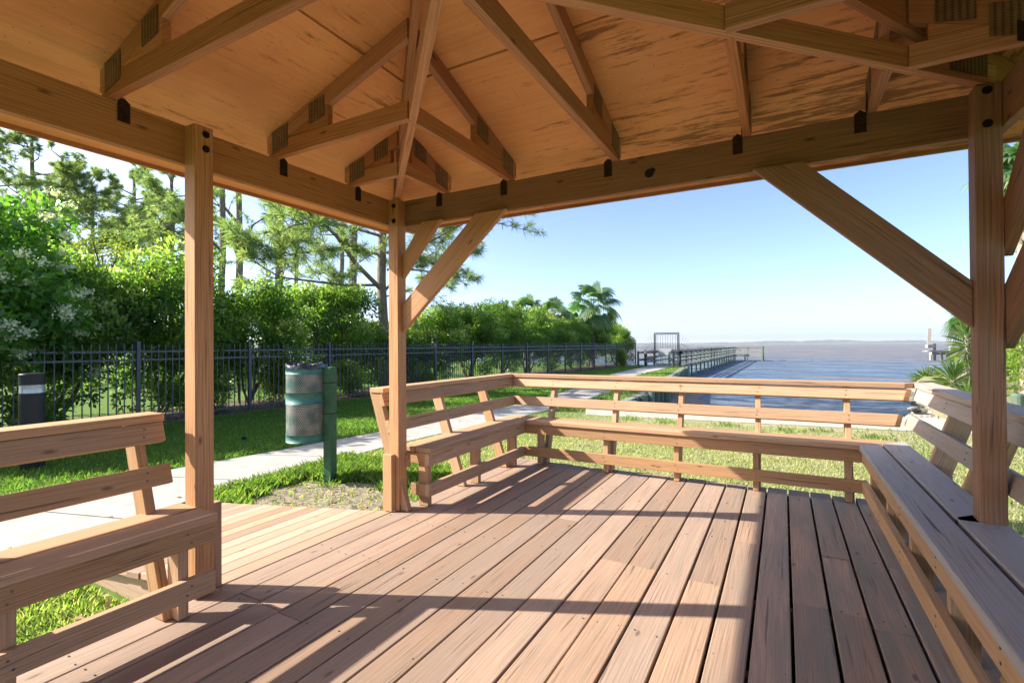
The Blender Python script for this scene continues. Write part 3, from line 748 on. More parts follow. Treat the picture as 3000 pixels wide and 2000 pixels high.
mb = MB(); mb.solid([P2(2.905, 0.056, .085), P2(2.942, .056, .085), P2(2.942, .19, .085), P2(2.905, .19, .085)], [P2(2.905, 0.056, .172), P2(2.942, .056, .172), P2(2.942, .19, .172), P2(2.905, .19, .172)], (1, 0, 0))
mb.build('end_rail', MAT['bench'], r2, 0.003)
bench('bench', 'long bench along the seaward edge with open back slats', (0, 4.44), (1, 0), (0, 1), -2.28, 0.485, 1, 1, [-2.16, -1.47, -0.83, -0.205, 0.425], [-2.13, -1.45, -0.835, -0.195, 0.445])
bench('bench', 'right hand bench with grey weathered seat boards around the shaded post', (0.485, 0), (0, 1), (1, 0), -0.6, 4.44, 0, 1, [4.36, 3.72, 3.1, 2.45, 1.8, 1.15, 0.5], [4.02, 3.36, 2.35, 1.7, 1.05, 0.4], shift=0.068, seat_mat='grey_sheen_seat', brk=(2.64, 2.757), back_mat='grey_rail', upw=0.13)

# ------------------------------------------------------------------ fence
fence = thing('fence', 'dark blue grey metal picket fence along the lawn below the hedge', 'fence', (fence_x(5), 5, GZ))
FY = [-2.0, 0.3, 2.6, 4.98, 7.22, 9.46, 11.70, 13.89, 16.08, 18.25, 20.36, 22.46, 24.52, 26.57, 28.62, 30.58, 32.57]
fz = lambda y: 0.0
for i, y in enumerate(FY):
    x = fence_x(y)
    mb = MB().box(x - .032, x + .032, y - .032, y + .032, GZ, 1.30).box(x - .036, x + .036, y - .036, y + .036, 1.301, 1.325)
    mb.build('fence_post', MAT['fence'], fence)
def fpanel(p, q, par):
    p, q = Vector((*p, 0)), Vector((*q, 0)); L = (q - p).length; d = (q - p) / L; nrm = Vector((-d.y, d.x, 0))
    mb = MB(); U = Vector((0, 0, 1))
    for z in (1.125, 0.965, -0.17): mb.board(p + d * .035 + U * z, q - d * .035 + U * z, .025, .036)
    n = int((L - .07) / 0.122)
    for k in range(n):
        c = p + d * (.035 + (L - .07) * (k + .5) / n); h = .0085
        b = [c - d * h - nrm * h, c + d * h - nrm * h, c + d * h + nrm * h, c - d * h + nrm * h]
        mb.solid([v + U * -.235 for v in b], [v + U * 1.215 for v in b], (0, 0, 1))
        b2 = [c - d * .014 - nrm * .014, c + d * .014 - nrm * .014, c + d * .014 + nrm * .014, c - d * .014 + nrm * .014]
        mb.solid([v + U * 1.216 for v in b2], [c + (v - c) * .1 + U * 1.285 for v in b2], (0, 0, 1))
    mb.build('picket_panel', MAT['fence'], par)
for a, b in zip(FY, FY[1:]): fpanel((fence_x(a), a), (fence_x(b), b), fence)
ret = [(fence_x(32.57) + .02, 32.6), (-9.77, 34.6), (-9.55, 36.4)]
for p, q in zip(ret, ret[1:]):
    fpanel(p, q, fence)
for p in ret[1:]:
    MB().box(p[0] - .032, p[0] + .032, p[1] - .032, p[1] + .032, GZ, 1.32).build('fence_post', MAT['fence'], fence)

# ------------------------------------------------------------------ bollard lamps
def glass_mat():
    m, t = new_mat('lamp glass'); k = N(t)
    k.out((0.42, 0.46, 0.48), 0.15, None, 0.6, 0.25); return m
MAT['lampglass'] = glass_mat()
def bollard(x, y, r, h, label):
    t = thing('bollard_light', label, 'bollard light', (x, y, GZ), 'bollard lights along the path')
    zt = GZ + h; g0, g1 = zt - .245 * r / .125, zt - .14 * r / .125
    MB().tube([(x, y, GZ), (x, y, g0)], r, 28).build('shaft', MAT['gatemetal'], t)
    MB().tube([(x, y, g0 + .001), (x, y, g1 - .001)], r * .93, 28).build('glass_band', MAT['lampglass'], t)
    mb = MB(); mb.tube([(x, y, g1 - .03), (x, y, g1 - .07), (x, y, g0 + .02)], [r * .96, r * .955, r * .955], 28); 
    MB().tube([(x, y, g1), (x, y, zt - .012), (x, y, zt)], [r, r, r * .94], 28).build('cap', MAT['gatemetal'], t)
    MB().tube([(x, y, g1 - .004), (x, y, (g0 + g1) / 2), (x, y, g0 + .004)], [r * .955, r * .94, r * .97], 28).build('reflector', MAT['lampglass'], t)
bollard(-8.26, 2.55, 0.125, 1.19, 'dark bollard light with clear glass band behind the near bench')
bollard(-8.45, 34.9, 0.105, 1.08, 'distant black bollard light at the end of the path by the pier')

# ------------------------------------------------------------------ litter bin
def perf_mat():
    m, t = new_mat('perforated green steel'); k = N(t); uv = k.uv()
    sx = k.n('ShaderNodeSeparateXYZ'); k.l(uv, sx.inputs[0])
    P = 0.0215
    row = k.math('FLOOR', k.math('DIVIDE', sx.outputs[0], P * .866))
    sh = k.math('MULTIPLY', k.math('MODULO', row, 2.0), 0.5)
    fu = k.math('SUBTRACT', k.math('FRACT', k.math('ADD', k.math('DIVIDE', sx.outputs[1], P), sh)), 0.5)
    fv = k.math('MULTIPLY', k.math('SUBTRACT', k.math('FRACT', k.math('DIVIDE', sx.outputs[0], P * .866)), 0.5), 0.866)
    d = k.math('SQRT', k.math('ADD', k.math('MULTIPLY', fu, fu), k.math('MULTIPLY', fv, fv)))
    hole = k.math('LESS_THAN', d, 0.33)
    n1 = k.noise(k.pos(), 7, 4)
    c = k.ramp(n1, [(0.35, (0.10, 0.19, 0.165)), (0.65, (0.36, 0.35, 0.30))])
    p = k.n('ShaderNodeBsdfPrincipled'); k.l(c, p.inputs['Base Color']); p.inputs['Roughness'].default_value = .45
    tr = k.n('ShaderNodeBsdfTransparent'); mx = k.n('ShaderNodeMixShader'); k.l(hole, mx.inputs[0]); k.l(p.outputs[0], mx.inputs[1]); k.l(tr.outputs[0], mx.inputs[2])
    o = k.n('ShaderNodeOutputMaterial'); k.l(mx.outputs[0], o.inputs[0]); return m
MAT['perf'] = perf_mat()
MAT['binband'] = simple('faded green enamel', (0.055, 0.19, 0.165), 0.5, 0, 0.35, 0.25, 9)
MAT['greenpaint'] = simple('green post paint', (0.035, 0.105, 0.045), 0.55, 0, 0.35, 0.35, 7)
MAT['bag'] = simple('black bin liner', (0.03, 0.033, 0.05), 0.28, 0, 0.6, 0.3, 12)
def litter_bin():
    cx, cy, r = -4.665, 3.73, 0.203
    t = thing('litter_bin', 'green perforated steel litter bin hung on a square green post', 'bin', (-4.42, 3.85, GZ))
    def shell(z0, z1, rr, mat, nm, th=0.004):
        V, F, UV = [], [], []; n = 72
        me = bpy.data.meshes.new(nm); bm = bmesh.new(); ul = bm.loops.layers.uv.new('UVMap')
        for k in range(n):
            a, b = 2 * math.pi * k / n, 2 * math.pi * (k + 1) / n
            for ro, fl in ((rr, 0), (rr - th, 1)):
                q = [(cx + ro * math.cos(a), cy + ro * math.sin(a), z0), (cx + ro * math.cos(b), cy + ro * math.sin(b), z0), (cx + ro * math.cos(b), cy + ro * math.sin(b), z1), (cx + ro * math.cos(a), cy + ro * math.sin(a), z1)]
                uvq = [(z0 + 1, a * rr), (z0 + 1, b * rr), (z1 + 1, b * rr), (z1 + 1, a * rr)]
                if fl: q, uvq = q[::-1], uvq[::-1]
                f = bm.faces.new([bm.verts.new(p) for p in q]); f.smooth = True
                for lp, u in zip(f.loops, uvq): lp[ul].uv = u
            if mat != 'perf':
                for z, fl in ((z0, 0), (z1, 1)):
                    q = [(cx + rr * math.cos(a), cy + rr * math.sin(a), z), (cx + (rr - th) * math.cos(a), cy + (rr - th) * math.sin(a), z), (cx + (rr - th) * math.cos(b), cy + (rr - th) * math.sin(b), z), (cx + rr * math.cos(b), cy + rr * math.sin(b), z)]
                    bm.faces.new([bm.verts.new(p) for p in (q if fl else q[::-1])])
        bmesh.ops.remove_doubles(bm, verts=bm.verts, dist=1e-6)
        bm.to_mesh(me); bm.free(); return link_mesh(nm, me, MAT[mat], t)
    drum = shell(0.165, 0.955, r, 'perf', 'perforated_drum')
    for z0, z1 in ((0.160, 0.245), (0.575, 0.70), (0.90, 0.96)): b_ = shell(z0, z1, r + .0035, 'binband', 'band', .003); b_.parent = drum; b_.location = (0, 0, 0)
    # liner: crumpled bag hanging inside and folded over the rim
    n = 60; rows = [(0.975, 1.035), (1.0, 1.02), (1.012, .965), (1.0, .93), (0.86, .90), (.55, .84), (.32, .78), (0.25, .70)]
    V, F = [], []
    for j, (z, f) in enumerate(rows):
        for k in range(n):
            a = 2 * math.pi * k / n; wv = 0.012 * math.sin(7 * a + j) + .008 * math.sin(13 * a + 2 * j) + random.uniform(-.006, .006)
            rr = r * f + wv * (1 if j > 0 else .5)
            if j <= 2: rr = min(rr, r + .012) if j == 0 else rr
            V.append((cx + rr * math.cos(a), cy + rr * math.sin(a), z - (0.02 if j == 0 else 0) + (0.012 * math.sin(5 * a) + random.uniform(-.008, .008)) * (j < 4)))
    for j in range(len(rows) - 1):
        for k in range(n): F.append((j * n + k, j * n + (k + 1) % n, (j + 1) * n + (k + 1) % n, (j + 1) * n + k))
    tag(arr_mesh('bin_liner', V, F, None, MAT['bag']), 'black plastic liner bag crumpled over the rim of the green bin', 'bin liner')
    px, py = -4.42, 3.85; h = .05; c, s = math.cos(.15), math.sin(.15)
    loop = [(px + c * a - s * b, py + s * a + c * b, GZ - .02) for a, b in ((-h, -h), (h, -h), (h, h), (-h, h))]
    MB().solid(loop, [(a, b, .972) for a, b, _ in loop], (0, 0, 1)).build('post', MAT['greenpaint'], t, .003)
    d = Vector((cx - px, cy - py, 0)).normalized(); sd = Vector((-d.y, d.x, 0)); mb = MB()
    for z in (.94, .80, .47, .20):
        p = Vector((px, py, z)) + d * .045; mb.board(p, p + d * .05, .035, .03)
    mb.build('bracket', MAT['binband'], t)
    for zc_ in (.80, .46):
        mb = MB()
        loop2 = [Vector((px + (c * a - s * b), py + (s * a + c * b), zc_)) for a, b in ((-h - .003, -h - .003), (h + .003, -h - .003), (h + .003, h + .003), (-h - .003, h + .003))]
        mb.tube(loop2 + [loop2[0]], .004, 6).build('wire_tie', MAT['rust'], t)
    V, F = [(cx, cy, .172)], []
    n = 40
    for k in range(n): V.append((cx + (r - .005) * math.cos(2 * math.pi * k / n), cy + (r - .005) * math.sin(2 * math.pi * k / n), .172))
    F = [(0, 1 + k, 1 + (k + 1) % n) for k in range(n)]
    arr_mesh('base_plate', V, F, None, MAT['binband'], t)
    mb = MB(); e = Vector((-cr.x, -cr.y, 0)) * -1
    a = Vector((cx, cy, .145)) - sd * .13; b = Vector((cx, cy, .150)) + sd * .13
    mb.tube([a, b], .016, 10); mb.build('hinge', MAT['rust'], t)
litter_bin()

# ------------------------------------------------------------------ foliage builders
def leaves(C, D, Nn, ln, wd, tone):
    """kite shaped leaves: base C, axis D, normal Nn"""
    D = D / np.linalg.norm(D, axis=1, keepdims=True)
    S = np.cross(D, Nn); S /= np.maximum(np.linalg.norm(S, axis=1, keepdims=True), 1e-6)
    Nn = np.cross(S, D)
    ln = ln[:, None]; wd = wd[:, None]
    V = np.stack([C, C + D * ln * .5 + S * wd * .5 + Nn * wd * .18, C + D * ln - Nn * ln * .08, C + D * ln * .5 - S * wd * .5 + Nn * wd * .18], 1).reshape(-1, 3)
    return V, np.arange(len(C) * 4).reshape(-1, 4), tone
def rnd_unit(n):
    v = RNG.normal(size=(n, 3)); return v / np.linalg.norm(v, axis=1, keepdims=True)
def crown(clumps, per, leaf, rad, tmean=0.35, tsd=0.2, uptone=0.25, aspect=.5):
    C, D, Nn, T = [], [], [], []
    for (c, r) in clumps:
        n = int(per * (r / rad) ** 2); u = rnd_unit(n)
        rr = r * RNG.uniform(.55, 1.05, n)[:, None]
        p = np.array(c) + u * rr * np.array([1, 1, .8])
        d = u * .7 + rnd_unit(n) * .7 + np.array([0, 0, .15]); nn = u * .6 + np.array([0, 0, .8]) + rnd_unit(n) * .5
        C.append(p); D.append(d); Nn.append(nn)
        T.append(np.clip(RNG.normal(tmean, tsd, n) + uptone * u[:, 2] + RNG.normal(0, .12), 0, 1))  # uptone colours clump tops paler, like highlights from above
    C, D, Nn, T = map(np.concatenate, (C, D, Nn, T)); n = len(C)
    ln = RNG.uniform(.7, 1.25, n) * leaf
    return leaves(C, D, Nn, ln, ln * aspect * RNG.uniform(.8, 1.2, n), T)
def clumps_ellipsoid(n, cx, cy, cz, rx, ry, rz, r, fill=.55, lump=.18):
    out = []; u = rnd_unit(n)
    ph = RNG.uniform(0, 6.28, 4)
    for k in range(n):
        f = RNG.uniform(fill, 1.0) * (1 + lump * math.sin(3 * u[k][0] + ph[0]) + lump * math.sin(4 * u[k][1] + ph[1]))
        out.append(((cx + u[k][0] * rx * f, cy + u[k][1] * ry * f, cz + u[k][2] * rz * f), r * RNG.uniform(.7, 1.2)))
    return out
def mesh_from(name, parts, mat):
    Vs, Fs, Ts = [], [], []; k = 0
    for V, F, T in parts: Vs.append(V); Fs.append(F + k); Ts.append(T); k += len(V)
    me_o = arr_mesh(name, np.concatenate(Vs), np.concatenate(Fs), np.concatenate(Ts), mat)
    return me_o
def stem_mb(z0, top, n, spread, r0, tilt=.25):
    mb = MB()
    for k in range(n):
        a = random.uniform(0, 6.28); b = Vector((random.uniform(-.12, .12), random.uniform(-.12, .12), z0))
        pts = [b]; dirv = Vector((math.cos(a) * tilt * random.uniform(.4, 1.3), math.sin(a) * tilt * random.uniform(.4, 1.3), 1)).normalized()
        L = (top - z0) / 5
        for i in range(5):
            dirv = (dirv + Vector((random.uniform(-.25, .25), random.uniform(-.25, .25), random.uniform(0, .15)))).normalized()
            pts.append(pts[-1] + dirv * L)
        rr = r0 * random.uniform(.6, 1.1); mb.tube(pts, [rr * (1 - .15 * i) for i in range(6)], 7)
        for i in (2, 3, 4):
            for _ in range(2):
                p = pts[i]; d = (dirv + Vector((random.uniform(-1.2, 1.2), random.uniform(-1.2, 1.2), random.uniform(0, .6)))).normalized()
                mb.tube([p, p + d * L * .9, p + d * L * 1.5 + Vector((0, 0, .15))], [rr * .45, rr * .3, rr * .12], 5)
    return mb

HEDGE_LABELS = []
def privet_proto(v):
    cl = clumps_ellipsoid(120, 0, 0, 1.86, 1.4, 1.6, 1.2, .36, .5)
    cl += [((random.uniform(-1, 1), random.uniform(-1.5, 1.5), random.uniform(.25, 1.1)), random.uniform(.22, .34)) for _ in range(13)]
    f = mesh_from('foliage', [crown(cl, 250, .095, .36, .38, .2, .3)], MAT['privet'])
    s = stem_mb(0, 2.2, 4, .3, .055, .45).build('trunk', MAT['bark'])
    return f, s
protos = [privet_proto(i) for i in range(3)]
used = [False] * 3
def place_privet(x, y, rot, sc, i, label, group='privet trees in the hedge'):
    t = thing('privet_shrub', label, 'shrub', (x, y, GZ), group); t.rotation_euler.z = rot; t.scale = (sc[0], sc[1], sc[2] * 1.06)
    for o in protos[i]:
        if not used[i]: c = o
        else: c = o.copy(); COL.objects.link(c)
        c.parent = t; c.location = (0, 0, 0)
    used[i] = True
hx = lambda y: fence_x(y) - 1.75
HEDGE = [(4.3, 1.10, 'clipped privet left of the left roof post, next to the flowering viburnum'),
         (6.2, 1.12, 'clipped privet just right of the left roof post, above a low bright shrub'),
         (8.2, .97, 'dipping privet behind the litter bin with bright sky above it'),
         (10.9, 1.14, 'tall rounded privet just left of the corner post'),
         (13.3, .74, 'thin low privet just right of the corner post under the brace'),
         (15.6, .92, 'loose privet showing gaps over the fence right of the brace'),
         (18.2, 1.06, 'dense privet above the corner where the bench backs meet'),
         (20.9, 1.05, 'privet under the leftmost low palm of the hedge'),
         (23.6, 1.06, 'pale topped privet left of the tall fan palm'),
         (26.4, 1.0, 'privet standing in front of the tall fan palm'),
         (29.2, .99, 'dark privet right of the tall fan palm'),
         (32.0, .95, 'second last privet at the seaward end of the hedge')]
for j, (y, s, lab) in enumerate(HEDGE):
    place_privet(hx(y), y, random.uniform(0, 6.28), (1.0 + random.uniform(-.05, .05), 1.0, s), j % 3, lab)
place_privet(-10.75, 35.6, 1.0, (1.0, .95, .93), 1, 'last privet at the seaward end of the hedge beside the fence return')
# tall flowering viburnum at the left, and its neighbours along the fence towards the sun
def viburnum(x, y, h, r, label, per=230, n=170, vis=True):
    t = thing('viburnum_shrub', label, 'shrub', (x, y, GZ), 'viburnums overhanging the fence')
    cl = clumps_ellipsoid(n, 0, 0, h * .54, r, r * 1.05, h * .45, .46, .55)
    o = mesh_from('foliage', [crown(cl, per, .16, .46, .5, .22, .25, .45)], MAT['viburnum']); o.parent = t; o.location = (0, 0, 0)
    s = stem_mb(0, h * .6, 5, .4, .08, .5).build('trunk', MAT['bark']); s.parent = t; s.location = (0, 0, 0)
    C = []
    for (c, rr) in cl:
        c = np.array(c); u = c - np.array([0, 0, h * .54])
        if random.random() < .55:
            for _ in range(2):
                d = u / np.linalg.norm(u) + rnd_unit(1)[0] * .6; d /= np.linalg.norm(d); C.append(c + d * rr * 1.05)
    parts = []
    for c in C:
        n_ = 70; q = np.array(c) + RNG.normal(0, .062, (n_, 3)) * np.array([1, 1, .6])
        ln = RNG.uniform(.028, .05, n_)
        parts.append(leaves(q, rnd_unit(n_), rnd_unit(n_), ln, ln, RNG.uniform(0, 1, n_)))
    o = mesh_from('blossoms', parts, MAT['blossom']); o.parent = t; o.location = (0, 0, 0)
viburnum(-12.3, 2.45, 3.75, 2.3, 'big viburnum with white flower clusters at the left edge above the fence')
viburnum(-12.6, -2.6, 4.5, 2.0, 'tall viburnum beyond the left edge of the view', 150, 110)
viburnum(-12.9, -7.0, 4.6, 2.2, 'tall viburnum farther along the fence towards the sun', 130, 100)

# low bushes along the fence foot
def low_bush(x, y, r, h, label):
    t = thing('low_bush', label, 'bush', (x, y, GZ), 'low bright bushes at the foot of the fence')
    cl = clumps_ellipsoid(34, 0, 0, h * .5, r, r * 1.1, h * .5, .24, .45)
    o = mesh_from('foliage', [crown(cl, 170, .07, .24, .5, .22, .3)], MAT['lowshrub']); o.parent = t; o.location = (0, 0, 0)
low_bush(-11.75, 6.35, .75, 1.1, 'low yellow green bush right of the left roof post')
low_bush(-11.6, 8.6, .55, 1.2, 'low bush seen through the fence behind the litter bin')
low_bush(-11.45, 10.6, .6, 1.0, 'low bright bush left of the corner post')
low_bush(-11.3, 13.6, .55, .9, 'low bush right of the corner post under the back rail')
low_bush(-9.75, 33.3, .35, 1.15, 'small bright bush growing through the far end of the fence')

def litter():
    C = []
    for x0, x1, y0, y1, z, n in ((-11.5, -10.6, 0, 14, GZ + .02, 420), (-11, -7, 0, 9, GZ + .05, 90), (-7, -5.1, 0, 9, GZ + .016, 40), (-4.6, -2.6, 2.8, 4, GZ + .012, 60), (-5, -2.6, -.6, 1.4, GZ + .06, 60), (-3, 3, 5, 9.8, GZ + .04, 90)):
        C.append(np.column_stack([RNG.uniform(x0, x1, n), RNG.uniform(y0, y1, n), np.full(n, z)]))
    C = np.concatenate(C); n = len(C); a = RNG.uniform(0, 6.28, n)
    D = np.column_stack([np.cos(a), np.sin(a), RNG.uniform(-.1, .25, n)]); ln = RNG.uniform(.05, .10, n)
    V, F, T = leaves(C, D, np.tile([0, 0, 1.], (n, 1)) + rnd_unit(n) * .3, ln, ln * .45, RNG.uniform(0, 1, n))
    tag(arr_mesh('fallen_leaves', V, F, T, leaf_mat('dry leaves', (.16, .09, .04), (.30, .19, .09), (.45, .36, .22), .7, .15, .2)), kind='stuff')
litter()
# ------------------------------------------------------------------ pines
def P3(px, py, d):
    """a point d metres in front of the camera, from where it stands in the photograph"""
    v = cr * ((px - 1500) / FPX * d) + cu * (-(py - 1000) / FPX * d) + cf * d
    return Vector((v.x, v.y, v.z + 1.2))
def tufts(points, dirs, ln=.24, n=30, wd=.009):
    C = np.repeat(np.array(points), n, 0); D = np.repeat(np.array(dirs), n, 0)
    m = len(C); d = D / np.linalg.norm(D, axis=1, keepdims=True) * .75 + rnd_unit(m) * .8
    d /= np.linalg.norm(d, axis=1, keepdims=True); s = np.cross(d, rnd_unit(m)); s /= np.linalg.norm(s, axis=1, keepdims=True)
    L = RNG.uniform(.7, 1.15, m)[:, None] * ln
    sag = np.array([0, 0, -1]) * L * .18
    V = np.stack([C - s * wd * .5, C + s * wd * .5, C + d * L * .6 + s * wd * .5 + sag * .2, C + d * L + sag, C + d * L * .6 - s * wd * .5 + sag * .2], 1).reshape(-1, 3)
    T = np.clip(np.repeat(RNG.normal(.45, .22, len(points)), n) + RNG.normal(0, .12, m), 0, 1)
    return V, np.arange(m * 5).reshape(-1, 5), T
def grow_branch(mb, p, d, L, r, pts_out, dir_out, depth=0, dens=1.0, droop=0.0, bare=0.3):
    n = max(4, int(L / .35)); pts = [Vector(p)]; d = Vector(d).normalized()
    for i in range(n):
        d = (d + Vector((random.uniform(-.22, .22), random.uniform(-.22, .22), random.uniform(-.12, .2) - droop))).normalized()
        pts.append(pts[-1] + d * (L / n))
    mb.tube(pts, [max(.006, r * (1 - .8 * i / n)) for i in range(n + 1)], 6 if r > .03 else 4, cap=False)
    for i in range(1, n + 1):
        if i / n < bare and depth == 0: continue
        q = pts[i]
        if depth < 2:
            k = 2 if depth == 0 else 1
            for _ in range(k):
                if random.random() < dens:
                    sd = (d + Vector((random.uniform(-1, 1), random.uniform(-1, 1), random.uniform(-.25, .7)))).normalized()
                    grow_branch(mb, q, sd, L * random.uniform(.25, .42) if depth == 0 else L * .45, r * .35, pts_out, dir_out, depth + 1, dens * .75, 0, .2)
        else: pass
    e = pts[-1]; pts_out.append(tuple(e)); dir_out.append(tuple(d))
    for f in (.8, .62):
        if depth > 0 and len(pts) > 3:
            q = pts[int(f * n)]; pts_out.append(tuple(q)); dir_out.append(tuple((d + Vector((random.uniform(-.8, .8), random.uniform(-.8, .8), random.uniform(-.2, .8)))).normalized()))
def finish_tree(t, mbt, pts, dirs, ln, n, wd, mat='needle'):
    tr = mbt.build('trunk', MAT['pinebark'], smooth=True); tr.parent = t; tr.location = -t.location
    if pts:
        V, F, T = tufts(pts, dirs, ln, n, wd)
        o = arr_mesh('crown', V, F, T, MAT[mat]); o.parent = t; o.location = -t.location
def pine(px, depth, diam, h, lo, label, nb=16, L=3.2, topy=None, specs=(), lean=0.0, dens=.8, ln=.24, n=26, wd=.012, extra=None):
    b = P3(px, 1000, depth); b.z = GZ
    t = thing('pine_tree', label, 'tree', b, 'pine trees behind the hedge')
    mb = MB(); pts, dirs = [], []
    tp = [b + Vector((lean * (i / 8) ** 1.3 + .05 * math.sin(i * 1.7), .06 * math.sin(i * 2.1 + 1), h * i / 8)) for i in range(9)]
    tp[0].z -= .1
    mb.tube(tp, [diam / 2 * (1.15 if i == 0 else 1 - .075 * i) for i in range(9)], 12)
    for k in range(nb):
        z = lo + (h - lo) * (k + random.random()) / nb; f = z / h; i = min(7, int(f * 8)); p = tp[i].lerp(tp[i + 1], f * 8 - i)
        a = random.uniform(0, 6.28); Lk = L * (1.05 - .75 * (z - lo) / (h - lo)) * random.uniform(.7, 1.15)
        grow_branch(mb, p, (math.cos(a), math.sin(a), random.uniform(.05, .45)), Lk, diam * .13, pts, dirs, 0, dens, 0.0, .35)
    for poly, r, sub in specs:
        q = [P3(*x) for x in poly]
        # smooth the polyline a little
        mb.tube(q, [r * (1 - .75 * i / (len(q) - 1)) for i in range(len(q))], 7, cap=False)
        for i in range(1, len(q)):
            seg = q[i] - q[i - 1]
            for s in range(sub):
                if i == 1 and s < sub * .4: continue
                p = q[i - 1].lerp(q[i], random.random()); d = (seg.normalized() * .8 + Vector((random.uniform(-1, 1), random.uniform(-1, 1), random.uniform(-.3, .8)))).normalized()
                grow_branch(mb, p, d, random.uniform(.5, 1.1), r * .25, pts, dirs, 1, .8)
        pts.append(tuple(q[-1])); dirs.append(tuple((q[-1] - q[-2]).normalized()))
    finish_tree(t, mb, pts, dirs, ln, n, wd)
random.seed(21)
pine(1122, 17, .36, 15, 8.5, 'nearest pine, half hidden by the corner post, with long low limbs', nb=12, L=3.5, ln=.30, n=26, wd=.009, specs=[
    ([(1120, 850, 17), (1040, 770, 15.8), (985, 690, 14.6), (930, 640, 13.6), (870, 600, 12.8)], .085, 4),
    ([(1118, 835, 17), (1010, 835, 15.5), (900, 822, 13.8), (820, 812, 12.6), (750, 770, 12)], .05, 4),
    ([(1105, 745, 17), (1030, 722, 15.5), (930, 735, 14), (850, 745, 12.9), (770, 720, 12.2)], .045, 4),
    ([(1110, 690, 17), (1010, 660, 15), (930, 650, 13.5), (860, 660, 12.6), (800, 690, 12)], .05, 4),
    ([(1135, 740, 17), (1200, 740, 16.6), (1290, 690, 16), (1370, 650, 15.5)], .06, 5),
    ([(1135, 700, 17), (1210, 640, 16.5), (1310, 640, 16), (1390, 650, 15.6), (1470, 655, 15.2)], .055, 5),
    ([(1135, 790, 17), (1210, 790, 16.6), (1290, 800, 16), (1360, 830, 15.6)], .045, 4),
    ([(1120, 860, 17), (1180, 790, 17.5), (1290, 730, 17.6), (1400, 730, 17)], .05, 4),
    ([(1125, 870, 17), (1200, 850, 17), (1290, 870, 16.6)], .03, 3)])
pine(1038, 21, .38, 17, 11.5, 'tall straight pine left of the corner post', nb=9, L=3.2, n=22)
pine(1003, 25, .29, 16, 11, 'slender pine farther left of the corner post with a bare trunk', nb=8, L=2.8, n=20)
pine(822, 20, .38, 16, 10, 'pine behind the dip in the hedge above the litter bin', nb=10, L=3.2, n=22)
pine(870, 27, .26, 17, 11, 'thin pine right of the pine above the litter bin', nb=8, L=2.8, n=20)
pine(652, 21, .33, 15, 9.5, 'vine clad pine right of the left roof post', nb=10, L=3.0, n=22, specs=[([(655, 740, 21), (600, 690, 20), (560, 640, 19), (500, 655, 18), (440, 690, 17)], .07, 6), ([(655, 650, 21), (590, 640, 20), (520, 600, 19), (450, 560, 18.5)], .05, 5)])
pine(708, 22, .36, 16, 9, 'bare trunked pine with heavy arching limbs toward the left post', nb=9, L=3.2, n=22, lean=-.5, specs=[([(705, 770, 22), (680, 700, 21), (640, 660, 20.5), (600, 655, 20)], .10, 1), ([(700, 660, 22), (660, 610, 21.5), (610, 590, 21)], .09, 2), ([(710, 740, 22), (740, 660, 21), (800, 620, 20), (860, 600, 19)], .05, 4)])
random.seed(5)
pine(95, 24, .36, 11.6, 6.0, 'leftmost pine rising above the viburnum', nb=22, L=3.3, n=24)
pine(270, 28, .34, 11.0, 6.4, 'round topped pine between viburnum and left post', nb=22, L=3.3, n=24)
pine(395, 26, .34, 10.4, 5.6, 'pine with open crown nearest the left post on its left side', nb=20, L=3.0, n=24)
pine(185, 25, .34, 11.2, 5.5, 'pine with dense dark middle between the two open crowned pines', nb=22, L=3.0, n=24)
pine(505, 25, .34, 10.2, 5.0, 'pine directly behind the left roof post', nb=20, L=3.0, n=24)
pine(-60, 20, .36, 11.5, 5.0, 'pine at the left frame edge behind the viburnum', nb=16, L=3.0, n=22)

# pale leaved young trees
def leafy_tree(px, depth, h, r, cz, label, tone=.5, mat='yellowleaf', leaf=.10):
    b = P3(px, 1000, depth); b.z = GZ
    t = thing('leafy_tree', label, 'tree', b, 'broadleaf trees behind the hedge')
    cl = clumps_ellipsoid(54, 0, 0, cz, r, r, (h - cz) * 1.0, .40, .35, .3)
    o = mesh_from('crown', [crown(cl, 120, leaf, .40, tone, .2, .3)], MAT[mat]); o.parent = t; o.location = (0, 0, 0)
    s = stem_mb(0, cz + .6, 2, .3, .10, .18).build('trunk', MAT['bark']); s.parent = t; s.location = (0, 0, 0)
leafy_tree(270, 19, 6.3, 1.9, 4.6, 'pale yellow green tree just behind the viburnum')
leafy_tree(430, 21, 6.4, 2.0, 4.6, 'yellow green tree beside the left post with vine covered stem')
leafy_tree(130, 21, 5.9, 2.2, 4.0, 'olive green tree low behind the viburnum', .25)

# ------------------------------------------------------------------ palms, yuccas
def fan(center, d, up, size, V, F, T, droop=.35, spread=2.0, nseg=26, tn=.35):
    d = np.array(d, float); d /= np.linalg.norm(d); up = np.array(up, float); s = np.cross(d, up); s /= np.linalg.norm(s); up = np.cross(s, d)
    c = np.array(center, float)
    for k in range(nseg):
        a = (k / (nseg - 1) - .5) * 2 * spread
        ax = d * math.cos(a) + s * math.sin(a); n = up; side = np.cross(ax, n); side /= np.linalg.norm(side)
        L = size * (1 - .18 * abs(a) / spread) * random.uniform(.9, 1.08); wd = size * .055
        g = np.array([0, 0, -1.]); b0 = len(V)
        p1 = c + ax * L * .45 + n * L * .05; p2 = c + ax * L * .78 + g * L * droop * .25; p3 = c + ax * L * .97 + g * L * droop * .8
        V += [c, p1 - side * wd, p1 + side * wd, p2 - side * wd * .75 - n * .01, p2 + side * wd * .75, p3]
        t = min(1, max(0, random.gauss(tn, .13)))
        F += [(b0, b0 + 2, b0 + 1, b0 + 1), (b0 + 1, b0 + 2, b0 + 4, b0 + 3), (b0 + 3, b0 + 4, b0 + 5, b0 + 5)]; T += [t, t, min(1, t + .3)]
